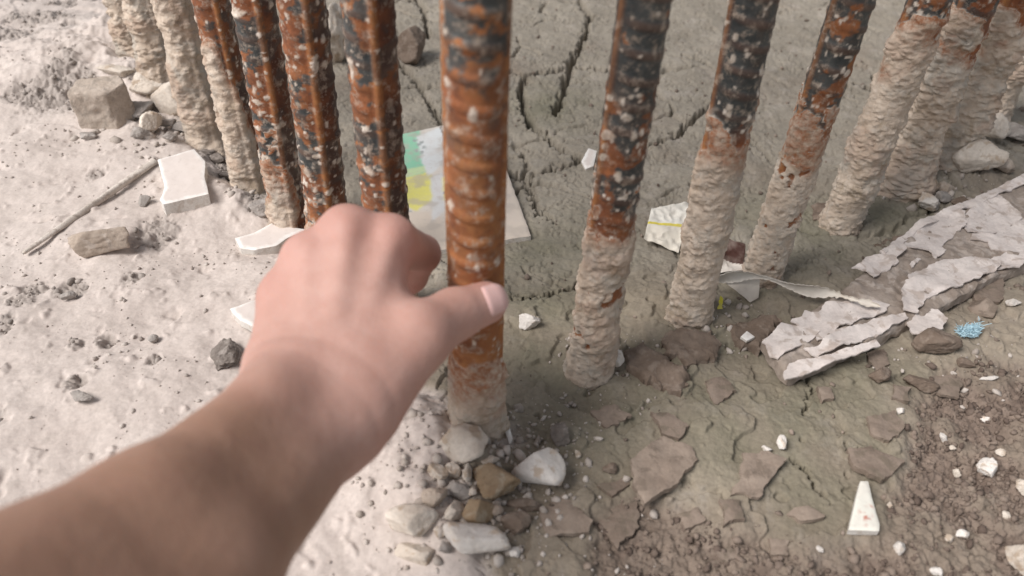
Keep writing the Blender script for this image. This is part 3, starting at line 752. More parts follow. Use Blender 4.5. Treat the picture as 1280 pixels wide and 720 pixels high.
def slab(name, px, mat, thick, label=None, cat=None, group=None, parent=None, lift=0.0, tilt=(0, 0), seed=1, rag=.0012, grid=.0025, bumpy=.0006, curl=0.0, edge_mat=None, color=None, bevel=.0007, zmode='plane', zfun=None, seg=.0025):
    """outline in pixels laid on the ground, its top `thick`+`lift` above it; own thickness, ragged edge"""
    z0 = 0.0
    c = np.mean(px, 0); g = gpt(c[0], c[1]); zt = g[2] + lift + thick
    P = np.array([plane_pt(a, b, zt)[:2] for a, b in px])
    P = ragged(P, seg, rag, seed)
    lo, hi = P.min(0), P.max(0)
    gx, gy = np.meshgrid(np.arange(lo[0], hi[0], grid), np.arange(lo[1], hi[1], grid)); gx = gx.ravel(); gy = gy.ravel()
    rs = np.random.default_rng(seed); gx = gx + rs.uniform(-.3, .3, gx.shape) * grid; gy = gy + rs.uniform(-.3, .3, gy.shape) * grid
    sd = sd_poly(gx, gy, P); k = sd < -grid * .45
    inner = np.stack([gx[k], gy[k]], 1)
    n = len(P)
    res = delaunay_2d_cdt([Vector(p) for p in np.vstack([P, inner])], [(i, (i + 1) % n) for i in range(n)], [], 1, 1e-7)
    W = np.array([v[:] for v in res[0]]); T = np.array([list(f) for f in res[2] if len(f) == 3])
    sdv = -sd_poly(W[:, 0], W[:, 1], P)
    cen = P.mean(0)
    if zfun is not None: base = zfun(W[:, 0], W[:, 1])
    else: base = np.full(len(W), g[2] + lift) + tilt[0] * (W[:, 0] - cen[0]) + tilt[1] * (W[:, 1] - cen[1])
    top = base + thick + bumpy * fbm2(W[:, 0], W[:, 1], 70, 4, seed) + curl * sstep(.010, 0, sdv) * (0.2 + np.clip(fbm2(W[:, 0], W[:, 1], 35, 2, seed + 3) * 1.5, -.2, 1)) - bevel * sstep(.0012, 0, sdv)
    bot = top - thick * (1 + .2 * fbm2(W[:, 0], W[:, 1], 50, 2, seed + 2))
    nv = len(W)
    # boundary edges
    from collections import Counter
    ed = Counter()
    for f in T:
        for a, b in ((0, 1), (1, 2), (2, 0)): ed[(f[a], f[b])] += 1
    be = [(a, b) for (a, b) in ed if (b, a) not in ed]
    V = np.vstack([np.column_stack([W, top]), np.column_stack([W, bot])])
    faces = [list(f) for f in T] + [[f[2] + nv, f[1] + nv, f[0] + nv] for f in T]
    ns = len(faces)
    for a, b in be: faces += [[b, a, a + nv], [b, a + nv, b + nv]]
    faces = np.array(faces)
    at = {}
    if color is not None:
        cc = color(W[:, 0], W[:, 1], sdv); at['print'] = np.vstack([cc, cc])
    o = mesh_np(name, V, faces.ravel(), 3, mat, parent, attrs=at, origin=None if parent is not None else np.array([cen[0], cen[1], g[2]]))
    me = o.data
    if edge_mat:
        me.materials.append(edge_mat)
        mi = np.zeros(len(me.polygons), np.int32)
        if len(mi) == len(faces): mi[len(T):] = 1
        me.polygons.foreach_set('material_index', mi)
    me.set_sharp_from_angle(angle=math.radians(40))
    if label: tag(o, label, cat, group)
    return o

FL = [
 ([(783, 436), (800, 428), (836, 442), (862, 470), (852, 488), (822, 478), (788, 458)], 'brown', .008, 'thick brown mud slab right of the white knob', .0022),
 ([(824, 420), (848, 411), (888, 412), (905, 425), (892, 445), (860, 452), (832, 440)], 'brown', .008, 'thick brown mud slab in front of the blackest rebar', .0022),
 ([(908, 406), (950, 392), (975, 398), (962, 420), (948, 436), (922, 426)], 'brown', .008, 'thick brown mud slab against the near end of the peeling board', .0022),
 ([(788, 574), (828, 545), (868, 556), (874, 572), (835, 610), (806, 630), (793, 604)], 'flakep', .004, 'largest flat mud flake, tilted, in the lower middle', .0010),
 ([(671, 640), (704, 614), (741, 652), (736, 662), (684, 672)], 'flakep', .003, 'five sided flat mud flake right of the round brown clod', .0008),
 ([(882, 476), (904, 470), (922, 488), (895, 504)], 'flake', .003, 'small mud flake right of the first thick brown slab', .0010),
 ([(812, 514), (838, 515), (862, 532), (850, 547), (832, 538)], 'flake', .0035, 'mud flake just above the largest flat flake', .0012),
 ([(932, 566), (962, 562), (985, 572), (962, 596), (948, 620), (915, 618)], 'flakep', .0022, 'pinkish mud flake left of the slim white pebble', .0012),
 ([(900, 628), (925, 622), (930, 645), (906, 652)], 'flake', .003, 'square mud flake below the pinkish flake', .0010),
 ([(748, 606), (778, 597), (789, 604), (764, 617)], 'flake', .003, 'narrow mud flake left of the largest flat flake', .0008),
 ([(960, 671), (985, 675), (983, 692), (965, 694)], 'flakep', .003, 'mud flake on gravel left of the tiny white pebble near the bottom', .0010),
 ([(1084, 440), (1104, 434), (1113, 455), (1093, 466)], 'flake', .003, 'mud flake right under the peeling board middle', .0010),
 ([(1022, 482), (1038, 483), (1042, 496), (1028, 501)], 'flakep', .004, 'small pinkish mud chip under the near end of the board', .0008),
 ([(1160, 472), (1204, 464), (1198, 496), (1165, 492)], 'flake', .0022, 'flat mud flake at the upper edge of the gravel', .0012),
 ([(1056, 560), (1085, 555), (1132, 578), (1102, 598), (1072, 584)], 'flake', .0040, 'mud flake with a dark gap under it above the triangular splinter', .0012),
 ([(742, 628), (800, 616), (796, 655), (774, 686), (750, 660)], 'flake', .0018, 'pale low mud flake left of the gravel near the bottom', .0014),
 ([(892, 690), (912, 684), (924, 694), (910, 704)], 'flake', .003, 'small mud chip near the bottom edge left of the pinkish chip', .0010),
 ([(1085, 520), (1120, 512), (1130, 535), (1108, 550), (1088, 540)], 'flake', .003, 'greenish mud flake above the flake with a dark gap', .0012),
 ([(1118, 480), (1140, 484), (1134, 500), (1116, 497)], 'flake', .003, 'mud chip left of the low brown ridge clod', .0010),
 ([(1208, 352), (1252, 338), (1256, 372), (1225, 380)], 'flake', .003, 'flat mud flake between the board and the pinkish smooth stone', .0012),
 ([(1015, 255), (1050, 250), (1042, 268), (1018, 272)], 'brown', .003, 'brown mud flake right of the rounded crusted rebar foot', .0014),
 ([(1090, 305), (1130, 290), (1150, 300), (1110, 325)], 'brown', .003, 'brown mud flake along the upper edge of the peeling board', .0014),
 ([(985, 640), (1010, 630), (1030, 642), (1008, 655)], 'flakep', .003, 'mud chip left of the triangular splinter', .0010),
 ([(845, 640), (870, 634), (880, 650), (860, 660)], 'flake', .003, 'mud chip on gravel below the largest flat flake', .0010),
 ([(735, 515), (770, 505), (790, 520), (760, 535)], 'flake', .0025, 'low mud flake below the crusted rebar right of the orange one', .0012),
]
for i, (px, m, th, lab, rg) in enumerate(FL):
    rs = random.Random(i)
    slab('mud_flake', px, M[m], th, lab, 'mud flake', 'flakes of dried mud', seed=200 + i, rag=rg * 2.6, bumpy=.0022 if m != 'brown' else .0055, seg=.0015, tilt=(rs.uniform(-.06, .06), rs.uniform(-.06, .06)), bevel=.0004 if m != 'brown' else .002, lift=-.0002 if m != 'brown' else -.001, grid=.002)

# ------------------------------------------------------------------ tile pieces
def near_px(W0, W1, z, poly):
    P = np.array([plane_pt(a, b, z)[:2] for a, b in poly]); return sd_poly(W0, W1, P)
def white_col(x, y, sd):
    n = len(x); c = np.tile(np.array([.66, .60, .565, 1.0]), (n, 1))
    e = sstep(.0035, .001, sd + .002 * fbm2(x, y, 120, 3, 4))[:, None]
    c[:, :3] = c[:, :3] * (1 - e) + np.array([.82, .80, .77]) * e
    return c
tz = gpt(580, 235)[2] + .008
def tile_col(x, y, sd):
    c = np.tile(np.array([.66, .615, .565, 1.0]), (len(x), 1))
    def put(poly, col, soft=.0015):
        d = near_px(x + .002 * fbm2(x, y, 70, 3, 2), y + .002 * fbm2(x, y, 70, 3, 3), tz, poly); m = sstep(soft, -soft, d)[:, None]
        c[:, :3] = c[:, :3] * (1 - m) + np.array(col) * m
    put([(495, 165), (524, 164), (527, 185), (532, 212), (534, 222), (496, 230)], (.28, .60, .42))
    put([(496, 214), (530, 208), (536, 214), (500, 224)], (.55, .72, .40))
    put([(497, 224), (534, 216), (545, 222), (540, 250), (520, 262), (500, 252)], (.74, .70, .20))
    put([(610, 120), (700, 120), (720, 320), (560, 330), (590, 285), (600, 200)], (.60, .53, .46), .004)
    put([(500, 262), (545, 262), (570, 285), (560, 330), (480, 330)], (.64, .56, .48), .004)
    put([(520, 172), (552, 162), (560, 200), (536, 220), (528, 205)], (.70, .73, .74))
    put([(538, 222), (552, 215), (556, 260), (540, 275)], (.66, .66, .66))
    put([(552, 222), (566, 215), (566, 250), (555, 248)], (.76, .72, .36))
    for k, (a, b) in enumerate([(519, 178), (523, 183), (527, 180), (531, 186), (521, 190), (527, 192), (556, 240), (512, 262)]):
        put([(a - 2.5, b - 1.2), (a + 2.5, b - 1.6), (a + 2, b + 1.2), (a - 2, b + 1.6)], (.32, .36, .36), .0006)
    put([(549, 158), (551.5, 158), (557, 172), (563, 192), (561, 192), (554, 173)], (.25, .23, .21), .0005)
    st = (sstep(.05, .35, fbm2(x, y, 55, 4, 77)) * .6)[:, None]; c[:, :3] = c[:, :3] * (1 - st) + np.array([.46, .41, .36]) * st
    return c
slab('printed_tile', [(486, 173), (545, 161), (606, 149), (634, 215), (664, 291), (590, 302), (505, 314)], M['glaze'], .008, 'cracked tile with faded green and yellow print, lying behind the orange rebar', 'tile', seed=300, rag=.0006, color=tile_col, edge_mat=M['edgec'], grid=.0018, bumpy=.0003, tilt=(0, .03))
slab('tile_shard', [(197, 200), (243, 189), (257, 203), (255, 220), (260, 240), (203, 251), (199, 246), (205, 232), (203, 222)], M['glaze'], .012, 'squarish white tile shard lying beside the stick end', 'tile shard', 'broken white tile shards', seed=301, rag=.0006, color=white_col, edge_mat=M['edgec'], grid=.0018, tilt=(.02, .07), lift=.001)
slab('tile_shard', [(293, 297), (318, 290), (340, 279), (384, 287), (360, 296), (345, 305), (318, 311), (300, 308)], M['glaze'], .010, 'slim white tile shard at the knuckles, touching the hand outline', 'tile shard', 'broken white tile shards', seed=302, rag=.0007, color=white_col, edge_mat=M['edgec'], grid=.0018, tilt=(0, .05), lift=.001)
slab('tile_shard', [(287, 385), (322, 373), (345, 392), (322, 410), (300, 400)], M['glaze'], .006, 'white tile shard corner peeking out left of the hand above the porous clod', 'tile shard', 'broken white tile shards', seed=303, rag=.0006, color=white_col, edge_mat=M['edgec'], grid=.0018)
def spl_col(x, y, sd):
    c = white_col(x, y, sd); c[:, :3] = np.array([.76, .75, .68])
    d = near_px(x, y, gpt(1080, 640)[2] + .004, [(1074, 642), (1088, 636), (1091, 658), (1076, 660)])
    m = (sstep(.003, -.002, d) * sstep(.08, .3, fbm2(x, y, 240, 3, 14)))[:, None]
    c[:, :3] = c[:, :3] * (1 - m) + np.array([.50, .22, .17]) * m
    return c
slab('tile_shard', [(1076, 600), (1086, 600), (1092, 625), (1100, 655), (1099, 663), (1061, 662), (1068, 632)], M['glaze'], .004, 'long triangular tile splinter with reddish smears on brown mud', 'tile shard', 'broken white tile shards', seed=304, rag=.0003, color=spl_col, edge_mat=M['edgec'], grid=.0012, tilt=(.0, -.02), lift=.001)
slab('tile_shard', [(727, 200), (735, 186), (746, 190), (742, 206), (733, 208)], M['glaze'], .004, 'little white chip where two mud cracks meet', 'tile shard', 'broken white tile shards', seed=305, rag=.0006, color=white_col, edge_mat=M['edgec'], grid=.0018, tilt=(.1, .1))
slab('tile_shard', [(926, 420), (934, 413), (944, 420), (934, 425)], M['glaze'], .002, 'tiny white flake on the thick brown slab by the board end', 'tile shard', 'broken white tile shards', seed=306, rag=.0004, color=white_col, edge_mat=M['edgec'], grid=.0018, lift=.009)
slab('tile_shard', [(628, 528), (634, 524), (641, 545), (637, 551)], M['glaze'], .002, 'slim white sliver right of the orange rebar foot', 'tile shard', 'broken white tile shards', seed=307, rag=.0003, color=white_col, edge_mat=M['edgec'], grid=.0018, lift=.004, tilt=(0, .3))

# ------------------------------------------------------------------ peeling board
def CR(pts): return [(920 + x / 2.4, 200 + y / 2.4) for x, y in pts]
board_px = [(953, 430), (1000, 400), (1050, 368), (1085, 338), (1130, 303), (1190, 264), (1280, 221), (1345, 190), (1380, 295), (1282, 333), (1240, 350), (1190, 378), (1150, 402), (1100, 424), (1045, 450), (985, 474), (970, 455)]
bg = gpt(1120, 370)
def board_z(x, y):
    return bg[2] + .002 + .0015 * fbm2(x, y, 30, 3, 66) + 0.00 * x
rb = empty('peeling_board', bg, 'old board with curling pinkish white paint flakes, lying on the brown mud', 'board')
def child_slab(*a, **k):
    o = slab(*a, parent=rb, **k); o.data.transform(Matrix.Translation(-rb.location)); return o
child_slab('board', board_px, M['board'], .0085, seed=320, rag=.0018, zfun=board_z, grid=.0016, bumpy=.0045, bevel=.0015)
FLK = [
 CR([(75, 555), (130, 505), (180, 508), (245, 528), (225, 552), (120, 608), (100, 600)]),
 CR([(180, 490), (215, 465), (250, 460), (265, 440), (300, 440), (400, 425), (445, 440), (430, 462), (340, 495), (300, 505), (250, 538), (235, 515)]),
 CR([(215, 565), (250, 560), (300, 522), (370, 500), (490, 463), (505, 480), (430, 520), (330, 560), (255, 588)]),
 CR([(140, 640), (160, 608), (300, 580), (420, 545), (432, 556), (300, 610), (150, 660)]),
 CR([(495, 430), (510, 380), (560, 365), (620, 325), (700, 315), (770, 330), (760, 350), (690, 382), (640, 400), (570, 425), (540, 470), (505, 462)]),
 CR([(525, 470), (570, 432), (610, 440), (635, 460), (625, 490), (580, 510), (540, 505)]),
 CR([(345, 342), (390, 315), (460, 315), (472, 330), (440, 355), (400, 372), (385, 350)]),
 CR([(500, 275), (510, 250), (560, 215), (620, 190), (665, 190), (665, 230), (620, 262), (602, 280), (615, 290), (590, 315), (570, 290), (530, 285)]),
 CR([(430, 290), (490, 265), (502, 285), (470, 316)]),
 CR([(665, 200), (700, 170), (770, 130), (790, 155), (830, 185), (835, 205), (760, 240), (690, 242)]),
 CR([(700, 262), (710, 240), (770, 255), (782, 240), (864, 200), (930, 165), (950, 270), (864, 312), (832, 345), (772, 345), (750, 325), (800, 300), (760, 290), (745, 272)]),
 CR([(430, 292), (540, 208), (640, 158), (740, 118), (864, 58), (950, 20), (955, 48), (860, 92), (760, 132), (640, 183), (540, 233), (440, 302)]),
 CR([(510, 370), (570, 335), (620, 315), (640, 318), (560, 362), (515, 380)]),
 CR([(512, 330), (540, 308), (550, 314), (520, 338)]),
]
for i, px in enumerate(FLK):
    _c = np.mean(px, 0); px = [tuple(_c + (np.array(q) - _c) * (1.0 if i in (0, 3, 11) else 1.10)) for q in px]
    rs = random.Random(50 + i)
    lf = rs.uniform(.0005, .003)
    child_slab('paint_flake', px, M['paint'], .0011, seed=330 + i, rag=.0024 if i not in (0, 3, 11) else .0014, curl=.0032, lift=.009,
               zfun=(lambda lf: lambda x, y: board_z(x, y) + .0079 + lf * .6)(lf), grid=.0016, bumpy=.0014, bevel=0, seg=.0013)

# ------------------------------------------------------------------ wrapper scraps and plastic strip
def sheet(name, corners, nu, nv, mat, crumple, seed, colorf, label=None, cat=None, group=None, parent=None, thick=.0004):
    """crumpled sheet spanned by four 3-D corners"""
    u = np.linspace(0, 1, nu); v = np.linspace(0, 1, nv); Vv, Uu = np.meshgrid(v, u, indexing='ij'); U = Uu.ravel()[:, None]; Vx = Vv.ravel()[:, None]
    c = [np.array(p) for p in corners]
    P = (c[0] * (1 - U) + c[1] * U) * (1 - Vx) + (c[3] * (1 - U) + c[2] * U) * Vx
    nrm = np.cross(c[1] - c[0], c[3] - c[0]); nrm = nrm / np.linalg.norm(nrm)
    rid = lambda s, k: 1 - 2 * np.abs(fbm3(P, s, 2, seed + k))
    P = P + nrm * (crumple * rid(60, 0) + crumple * .6 * rid(130, 4))[:, None] + crumple * .35 * np.stack([fbm3(P, 70, 2, seed + 8), fbm3(P, 70, 2, seed + 9), fbm3(P, 70, 2, seed + 10)], 1)
    n = len(P); idx = np.arange(n).reshape(nv, nu)
    q = np.stack([idx[:-1, :-1], idx[:-1, 1:], idx[1:, 1:], idx[1:, :-1]], -1).reshape(-1, 4)
    bd = np.concatenate([idx[0, :], idx[1:, -1], idx[-1, -2::-1], idx[-2:0:-1, 0]])
    nb = np.roll(bd, -1)
    V = np.vstack([P, P - nrm * thick])
    qq = np.vstack([q, q[:, ::-1] + n, np.stack([nb, bd, bd + n, nb + n], 1)])
    cc = colorf(U[:, 0], Vx[:, 0]); cc = np.vstack([cc, cc])
    o = mesh_np(name, V, qq.ravel(), 4, mat, parent, attrs={'print': cc}, origin=None if parent is not None else P.mean(0))
    o.data.set_sharp_from_angle(angle=math.radians(35))
    if label: tag(o, label, cat, group)
    return o
def colconst(c): return lambda u, v: np.tile(np.array([*c, 1.0]), (len(u), 1))
def up(px, py, h): return gpt(px, py) + np.array([0, 0, h])
def on(px, py, h):               # point at height h above the ground under that pixel
    p = gpt(px, py); z = p[2] + h; return plane_pt(px, py, z)
def paper_col(u, v):
    c = np.tile(np.array([.70, .66, .58, 1.0]), (len(u), 1)); m = (np.abs(v - .46) < .035)[:, None]
    c[:, :3] = np.where(m, np.array([.68, .58, .08]), c[:, :3]); m2 = (v > .5)[:, None]; c[:, :3] = np.where(m2, np.array([.74, .72, .66]), c[:, :3])
    return c
sheet('paper_scrap', [on(804, 302, .004), on(848, 315, .004), on(868, 256, .012), on(814, 262, .012)], 44, 60, M['wrapper'], .0034, 400, paper_col, 'crumpled off white paper scrap with a yellow line, left of the blackest rebar', 'paper scrap')
def wr_col(u, v):
    c = np.tile(np.array([.66, .62, .57, 1.0]), (len(u), 1)); m = (v + .25 * (u - .5) > .35)[:, None]
    c[:, :3] = np.where(m, np.array([.075, .035, .028]), c[:, :3]); return c
sheet('torn_wrapper', [on(884, 344, .003), on(926, 340, .004), on(930, 308, .016), on(888, 292, .022)], 40, 40, M['wrapper'], .0028, 410, wr_col, 'torn wrapper with a dark brown inside, tucked between two crusted rebars', 'wrapper')
def yel(u, v): return np.tile(np.array([.62, .55, .05, 1.0]), (len(u), 1))
sheet('yellow_scrap', [on(893, 387, .002), on(898, 388, .002), on(900, 374, .007), on(896, 371, .007)], 16, 24, M['wrapper'], .0026, 415, yel, 'tiny yellow scrap under the torn plastic strip beside the blackest rebar', 'scrap')
def plastic_strip():
    path = [(890, 349, .014), (912, 345, .018), (938, 343, .020), (960, 346, .020), (985, 355, .018), (1010, 362, .017), (1040, 366, .016), (1068, 375, .015), (1100, 383, .014)]
    P = np.array([on(*p) for p in path])
    t = np.linspace(0, 1, 160); s = np.linspace(0, 1, len(P))
    # Catmull-like smoothing by repeated averaging of the linear interpolation
    C = np.stack([np.interp(t, s, P[:, k]) for k in range(3)], 1)
    for _ in range(25): C[1:-1] = (C[:-2] + 2 * C[1:-1] + C[2:]) / 4
    T = np.gradient(C, axis=0); T /= np.linalg.norm(T, axis=1)[:, None]
    side = np.cross(T, [0, 0, 1.0]); side /= np.linalg.norm(side, axis=1)[:, None]; upv = np.cross(side, T)
    ang = .9 + 1.2 * t + .4 * np.sin(t * 9)
    wd = (.0035 + .0022 * np.sin(t * 13) + .0015 * fbm2(t * 40, t * 0, 1, 2, 5)) * np.minimum(1, (1 - t) * 14 + .1)
    acr = np.linspace(-1, 1, 9)
    W = np.cos(ang)[:, None] * side + np.sin(ang)[:, None] * upv; Nn = np.cross(T, W)
    G = C[:, None, :] + W[:, None, :] * (acr[None, :, None] * wd[:, None, None]) + Nn[:, None, :] * (.0016 * (acr ** 2))[None, :, None]
    n = G.shape[0] * 9; V = G.reshape(-1, 3); idx = np.arange(n).reshape(-1, 9)
    q = np.stack([idx[:-1, :-1], idx[:-1, 1:], idx[1:, 1:], idx[1:, :-1]], -1).reshape(-1, 4)
    bd = np.concatenate([idx[:, 0], idx[-1, 1:], idx[-2::-1, -1], idx[0, -2:0:-1]]); nb = np.roll(bd, -1)
    V2 = np.vstack([V, V - np.repeat(Nn, 9, 0) * .0005])
    qq = np.vstack([q, q[:, ::-1] + n, np.stack([nb, bd, bd + n, nb + n], 1)])
    root = empty('plastic_strip', C.mean(0), 'long torn off white plastic strip reaching from the blackest rebar to the board', 'plastic strip')
    cc = np.tile(np.array([.68, .635, .57, 1.0]), (2 * n, 1)); qq = qq[:, ::-1]
    o = mesh_np('strip', V2, qq.ravel(), 4, M['wrapper'], root, attrs={'print': cc}, origin=C.mean(0)); o.location = (0, 0, 0)
    o2 = sheet('torn_corner', [on(905, 352, .014), on(950, 348, .016), on(948, 372, .004), on(938, 378, .003)], 24, 24, M['wrapper'], .0012, 421, colconst((.55, .50, .44)), parent=root)
    o2.data.transform(Matrix.Translation(-root.location))
plastic_strip()

# blue fibre tuft
def tuft():
    c = on(1212, 416, .004); d = float(np.dot(c - CAM, Fv)); s = d / F
    rs = np.random.default_rng(9); V = []; Q = []
    for k in range(520):
        L = rs.uniform(2, 7.5) * s; a = rs.choice([0.7, 3.3, -1.6, .9], p=[.35, .35, .2, .1]) + rs.normal(0, .4); el = rs.normal(.25, .35)
        dirv = np.array([math.cos(a) * math.cos(el), math.sin(a) * math.cos(el), abs(math.sin(el))]); q_ = rs.uniform(-1, 1); st = c + np.array([13 * q_, 7 * q_ * abs(q_) + 2, 2.5]) * s + rs.normal(0, 1, 3) * np.array([2.5, 3, 1.5]) * s
        bendv = rs.normal(0, .6, 3); r0 = .00045
        prev = None
        for j in range(6):
            t = j / 5; p = st + dirv * L * t + bendv * L * t * t * .6
            p[2] = max(p[2], c[2] - .004)
            r = r0 * (1 - t * .6); b = len(V)
            for m in range(4):
                an = m * math.pi / 2; V.append(p + r * (math.cos(an) * np.array([0, 0, 1.0]) + math.sin(an) * np.cross(dirv, [0, 0, 1.0])))
            if prev is not None:
                for m in range(4): Q.append([prev + m, prev + (m + 1) % 4, b + (m + 1) % 4, b + m])
            prev = b
    V = np.array(V)
    Vs, Fs = stone_shape(77, 5, 9, 6, .5)
    Vs = Vs * np.array([15, 6.5, 5]) * s + c
    Q = np.array(Q); tri = Fs + len(V)
    allV = np.vstack([V, Vs]); q2 = np.column_stack([tri, tri[:, 2]])
    bm = bmesh.new(); vs = [bm.verts.new(tuple(v - c)) for v in allV]
    for f in Q.tolist(): bm.faces.new([vs[i] for i in f])
    for f in tri.tolist(): bm.faces.new([vs[i] for i in f])
    me = bpy.data.meshes.new('blue_fibre_tuft'); bm.to_mesh(me); bm.free(); me.materials.append(M['blue'])
    o = bpy.data.objects.new('blue_fibre_tuft', me); link(o); o.location = tuple(c)
    tag(o, 'fuzzy light blue fibre tuft on the soil by the peeling board', 'fibre tuft')
tuft()

# dry stick
def stick():
    a = gpt(31, 322); b = gpt(196, 205)
    a[2] += .004; b[2] += .003; n = 130; m = 12
    t = np.linspace(0, 1, n); C = a + (b - a) * t[:, None]
    hh = np.array([H(x, y) + .0015 for x, y in C[:, :2]]); C[:, 2] += max(0, np.percentile(hh - C[:, 2], 75)); C[:, 2] += .3 * (np.maximum(hh, C[:, 2]) - C[:, 2])
    for _ in range(20): C[1:-1] = (C[:-2] + 2 * C[1:-1] + C[2:]) / 4
    dr = (b - a) / np.linalg.norm(b - a); sd = np.cross(dr, [0, 0, 1]); sd /= np.linalg.norm(sd)
    C = C + sd * (.0004 * np.sin(t * 7))[:, None]
    r = .0015 + .0014 * np.sin(np.clip(t * 1.2, 0, 1) * math.pi * .55) + .0003 * fbm2(t * 50, t * 0, 1, 3, 3); r[0] *= .3; r[-1] *= .3
    V = []
    for i in range(n):
        for j in range(m):
            an = j * 2 * math.pi / m; rr = r[i] * (1 + .12 * math.sin(an * 3 + i * .06))
            V.append(C[i] + rr * (math.cos(an) * sd + math.sin(an) * np.array([0, 0, 1.0])))
    idx = np.arange(n * m).reshape(n, m); nx = np.roll(idx, -1, 1)
    q = np.stack([idx[1:], nx[1:], nx[:-1], idx[:-1]], -1).reshape(-1)
    o = mesh_np('stick', np.array(V), q, 4, M['stick'], origin=C.mean(0))
    tag(o, 'thin weathered grey stick lying in the dust', 'stick')
stick()

# ------------------------------------------------------------------ gravel and crumbs (nobody could count them)
def grains(name, pts, sizes, mat, label, seed, sub=1):
    D, Fc = ICO[sub]; rs = np.random.default_rng(seed)
    n = len(pts); nv = len(D)
    sc = sizes[:, None] * rs.uniform(.5, 1.3, (n, 3))
    q = rs.normal(size=(n, 4)); q /= np.linalg.norm(q, axis=1)[:, None]
    w, x, y, z = q.T
    R = np.stack([np.stack([1 - 2 * (y * y + z * z), 2 * (x * y - z * w), 2 * (x * z + y * w)], -1), np.stack([2 * (x * y + z * w), 1 - 2 * (x * x + z * z), 2 * (y * z - x * w)], -1), np.stack([2 * (x * z - y * w), 2 * (y * z + x * w), 1 - 2 * (x * x + y * y)], -1)], 1)
    pn = rs.normal(size=(n, 7, 3)); pn /= np.linalg.norm(pn, axis=2)[:, :, None]
    cut = np.maximum(np.einsum('vj,nkj->nvk', D, pn) / rs.uniform(.45, .85, (n, 1, 7)), 1).max(2)[:, :, None]
    V = np.einsum('nij,nvj->nvi', R, D[None] / cut * (1 + rs.uniform(-.10, .10, (n, nv, 1))) * sc[:, None, :] * 1.35) + pts[:, None, :]
    Fa = (Fc[None] + (np.arange(n) * nv)[:, None, None]).reshape(-1)
    o = mesh_np(name, V.reshape(-1, 3), Fa, 3, M[mat], smooth=(sub > 1), attrs=dict(gtone=np.repeat(rs.random(n), nv)))
    tag(o, label, None, None, 'stuff'); return o

def scatter(n, xr, yr, maskf, smin, smax, seed, power=2.5):
    rs = np.random.default_rng(seed)
    x = rs.uniform(*xr, n); y = rs.uniform(*yr, n)
    f = ground_fields(x, y); m = rs.random(n) < maskf(f, x, y)
    x, y, h = x[m], y[m], f[0][m]
    s = smin + (smax - smin) * rs.random(len(x)) ** power
    return np.stack([x, y, h + s * .25], 1), s
p1, s1 = scatter(95000, (0.02, .75), (.12, .62), lambda f, x, y: f[2] ** 1.5 * (.25 + .75 * (fbm2(x, y, 30, 2, 6) > -.05)), .0004, .0026, 3, 4.0)
grains('gravel', p1, s1, 'gravel', 'dark brown gravelly soil in the lower right', 4)
p2, s2 = scatter(60000, (-1.0, .1), (.15, 1.5), lambda f, x, y: np.clip(f[4] * .55, 0, 1), .0006, .0030, 5, 3)
grains('soil_crumbs', p2, s2, 'crumbs', 'grey crumbs of loose soil in rough patches of the dust', 6)
p3, s3 = scatter(26000, (-.1, .8), (.2, 1.2), lambda f, x, y: .16 * (1 - f[1]) * (1 - f[2]) * (.3 + .7 * (fbm2(x, y, 16, 2, 9) > .15)), .0004, .0024, 7, 4)
grains('mud_crumbs', p3, s3, 'mudgrain', 'small brown crumbs scattered over the mud', 8)
p4, s4 = scatter(45000, (-.85, .1), (.12, 1.1), lambda f, x, y: .5 * f[1] * (.15 + .85 * (fbm2(x, y, 12, 3, 19) > .05)), .00025, .0016, 17, 5)
grains('dust_grit', p4, s4, 'grit', 'fine pale grit lying on the dust', 18)
# crumbs round the foot of the nearest bar and under the stones
def ring(n, cxy, rad, seed):
    rs = np.random.default_rng(seed); a = rs.uniform(0, 6.28, n); r = rad * np.sqrt(rs.random(n))
    x = cxy[0] + r * np.cos(a); y = cxy[1] + r * np.sin(a) ; h = ground_fields(x, y)[0]; s = .0004 + .0024 * rs.random(n) ** 4
    return np.stack([x, y, h + s * .3], 1), s
pr = [ring(130, plane_pt(*c)[:2], r, i) for i, (c, r) in enumerate([((600, 600), .05), ((640, 650), .04), ((690, 560), .03), ((560, 650), .05), ((720, 690), .05), ((180, 150), .08), ((1160, 240), .06), ((900, 420), .04), ((760, 480), .04), ((1150, 440), .06)])]
def ring_big(n, c, rad, seed):
    P_, s_ = ring(n, c, rad, seed); s_ = .0016 + .0026 * np.random.default_rng(seed + 5).random(n) ** 2; return P_, s_
pr += [ring_big(k, plane_pt(*c)[:2], r, 40 + i) for i, (c, r, k) in enumerate([((600, 605), .030, 26), ((565, 640), .030, 22), ((610, 665), .03, 16), ((205, 165), .06, 45), ((165, 185), .05, 25), ((1165, 245), .05, 25), ((300, 240), .03, 16)])]
grains('stone_chips', np.vstack([a for a, b in pr]), np.concatenate([b for a, b in pr]), 'chips', 'tiny pale chips around the stones and rebar feet', 12)

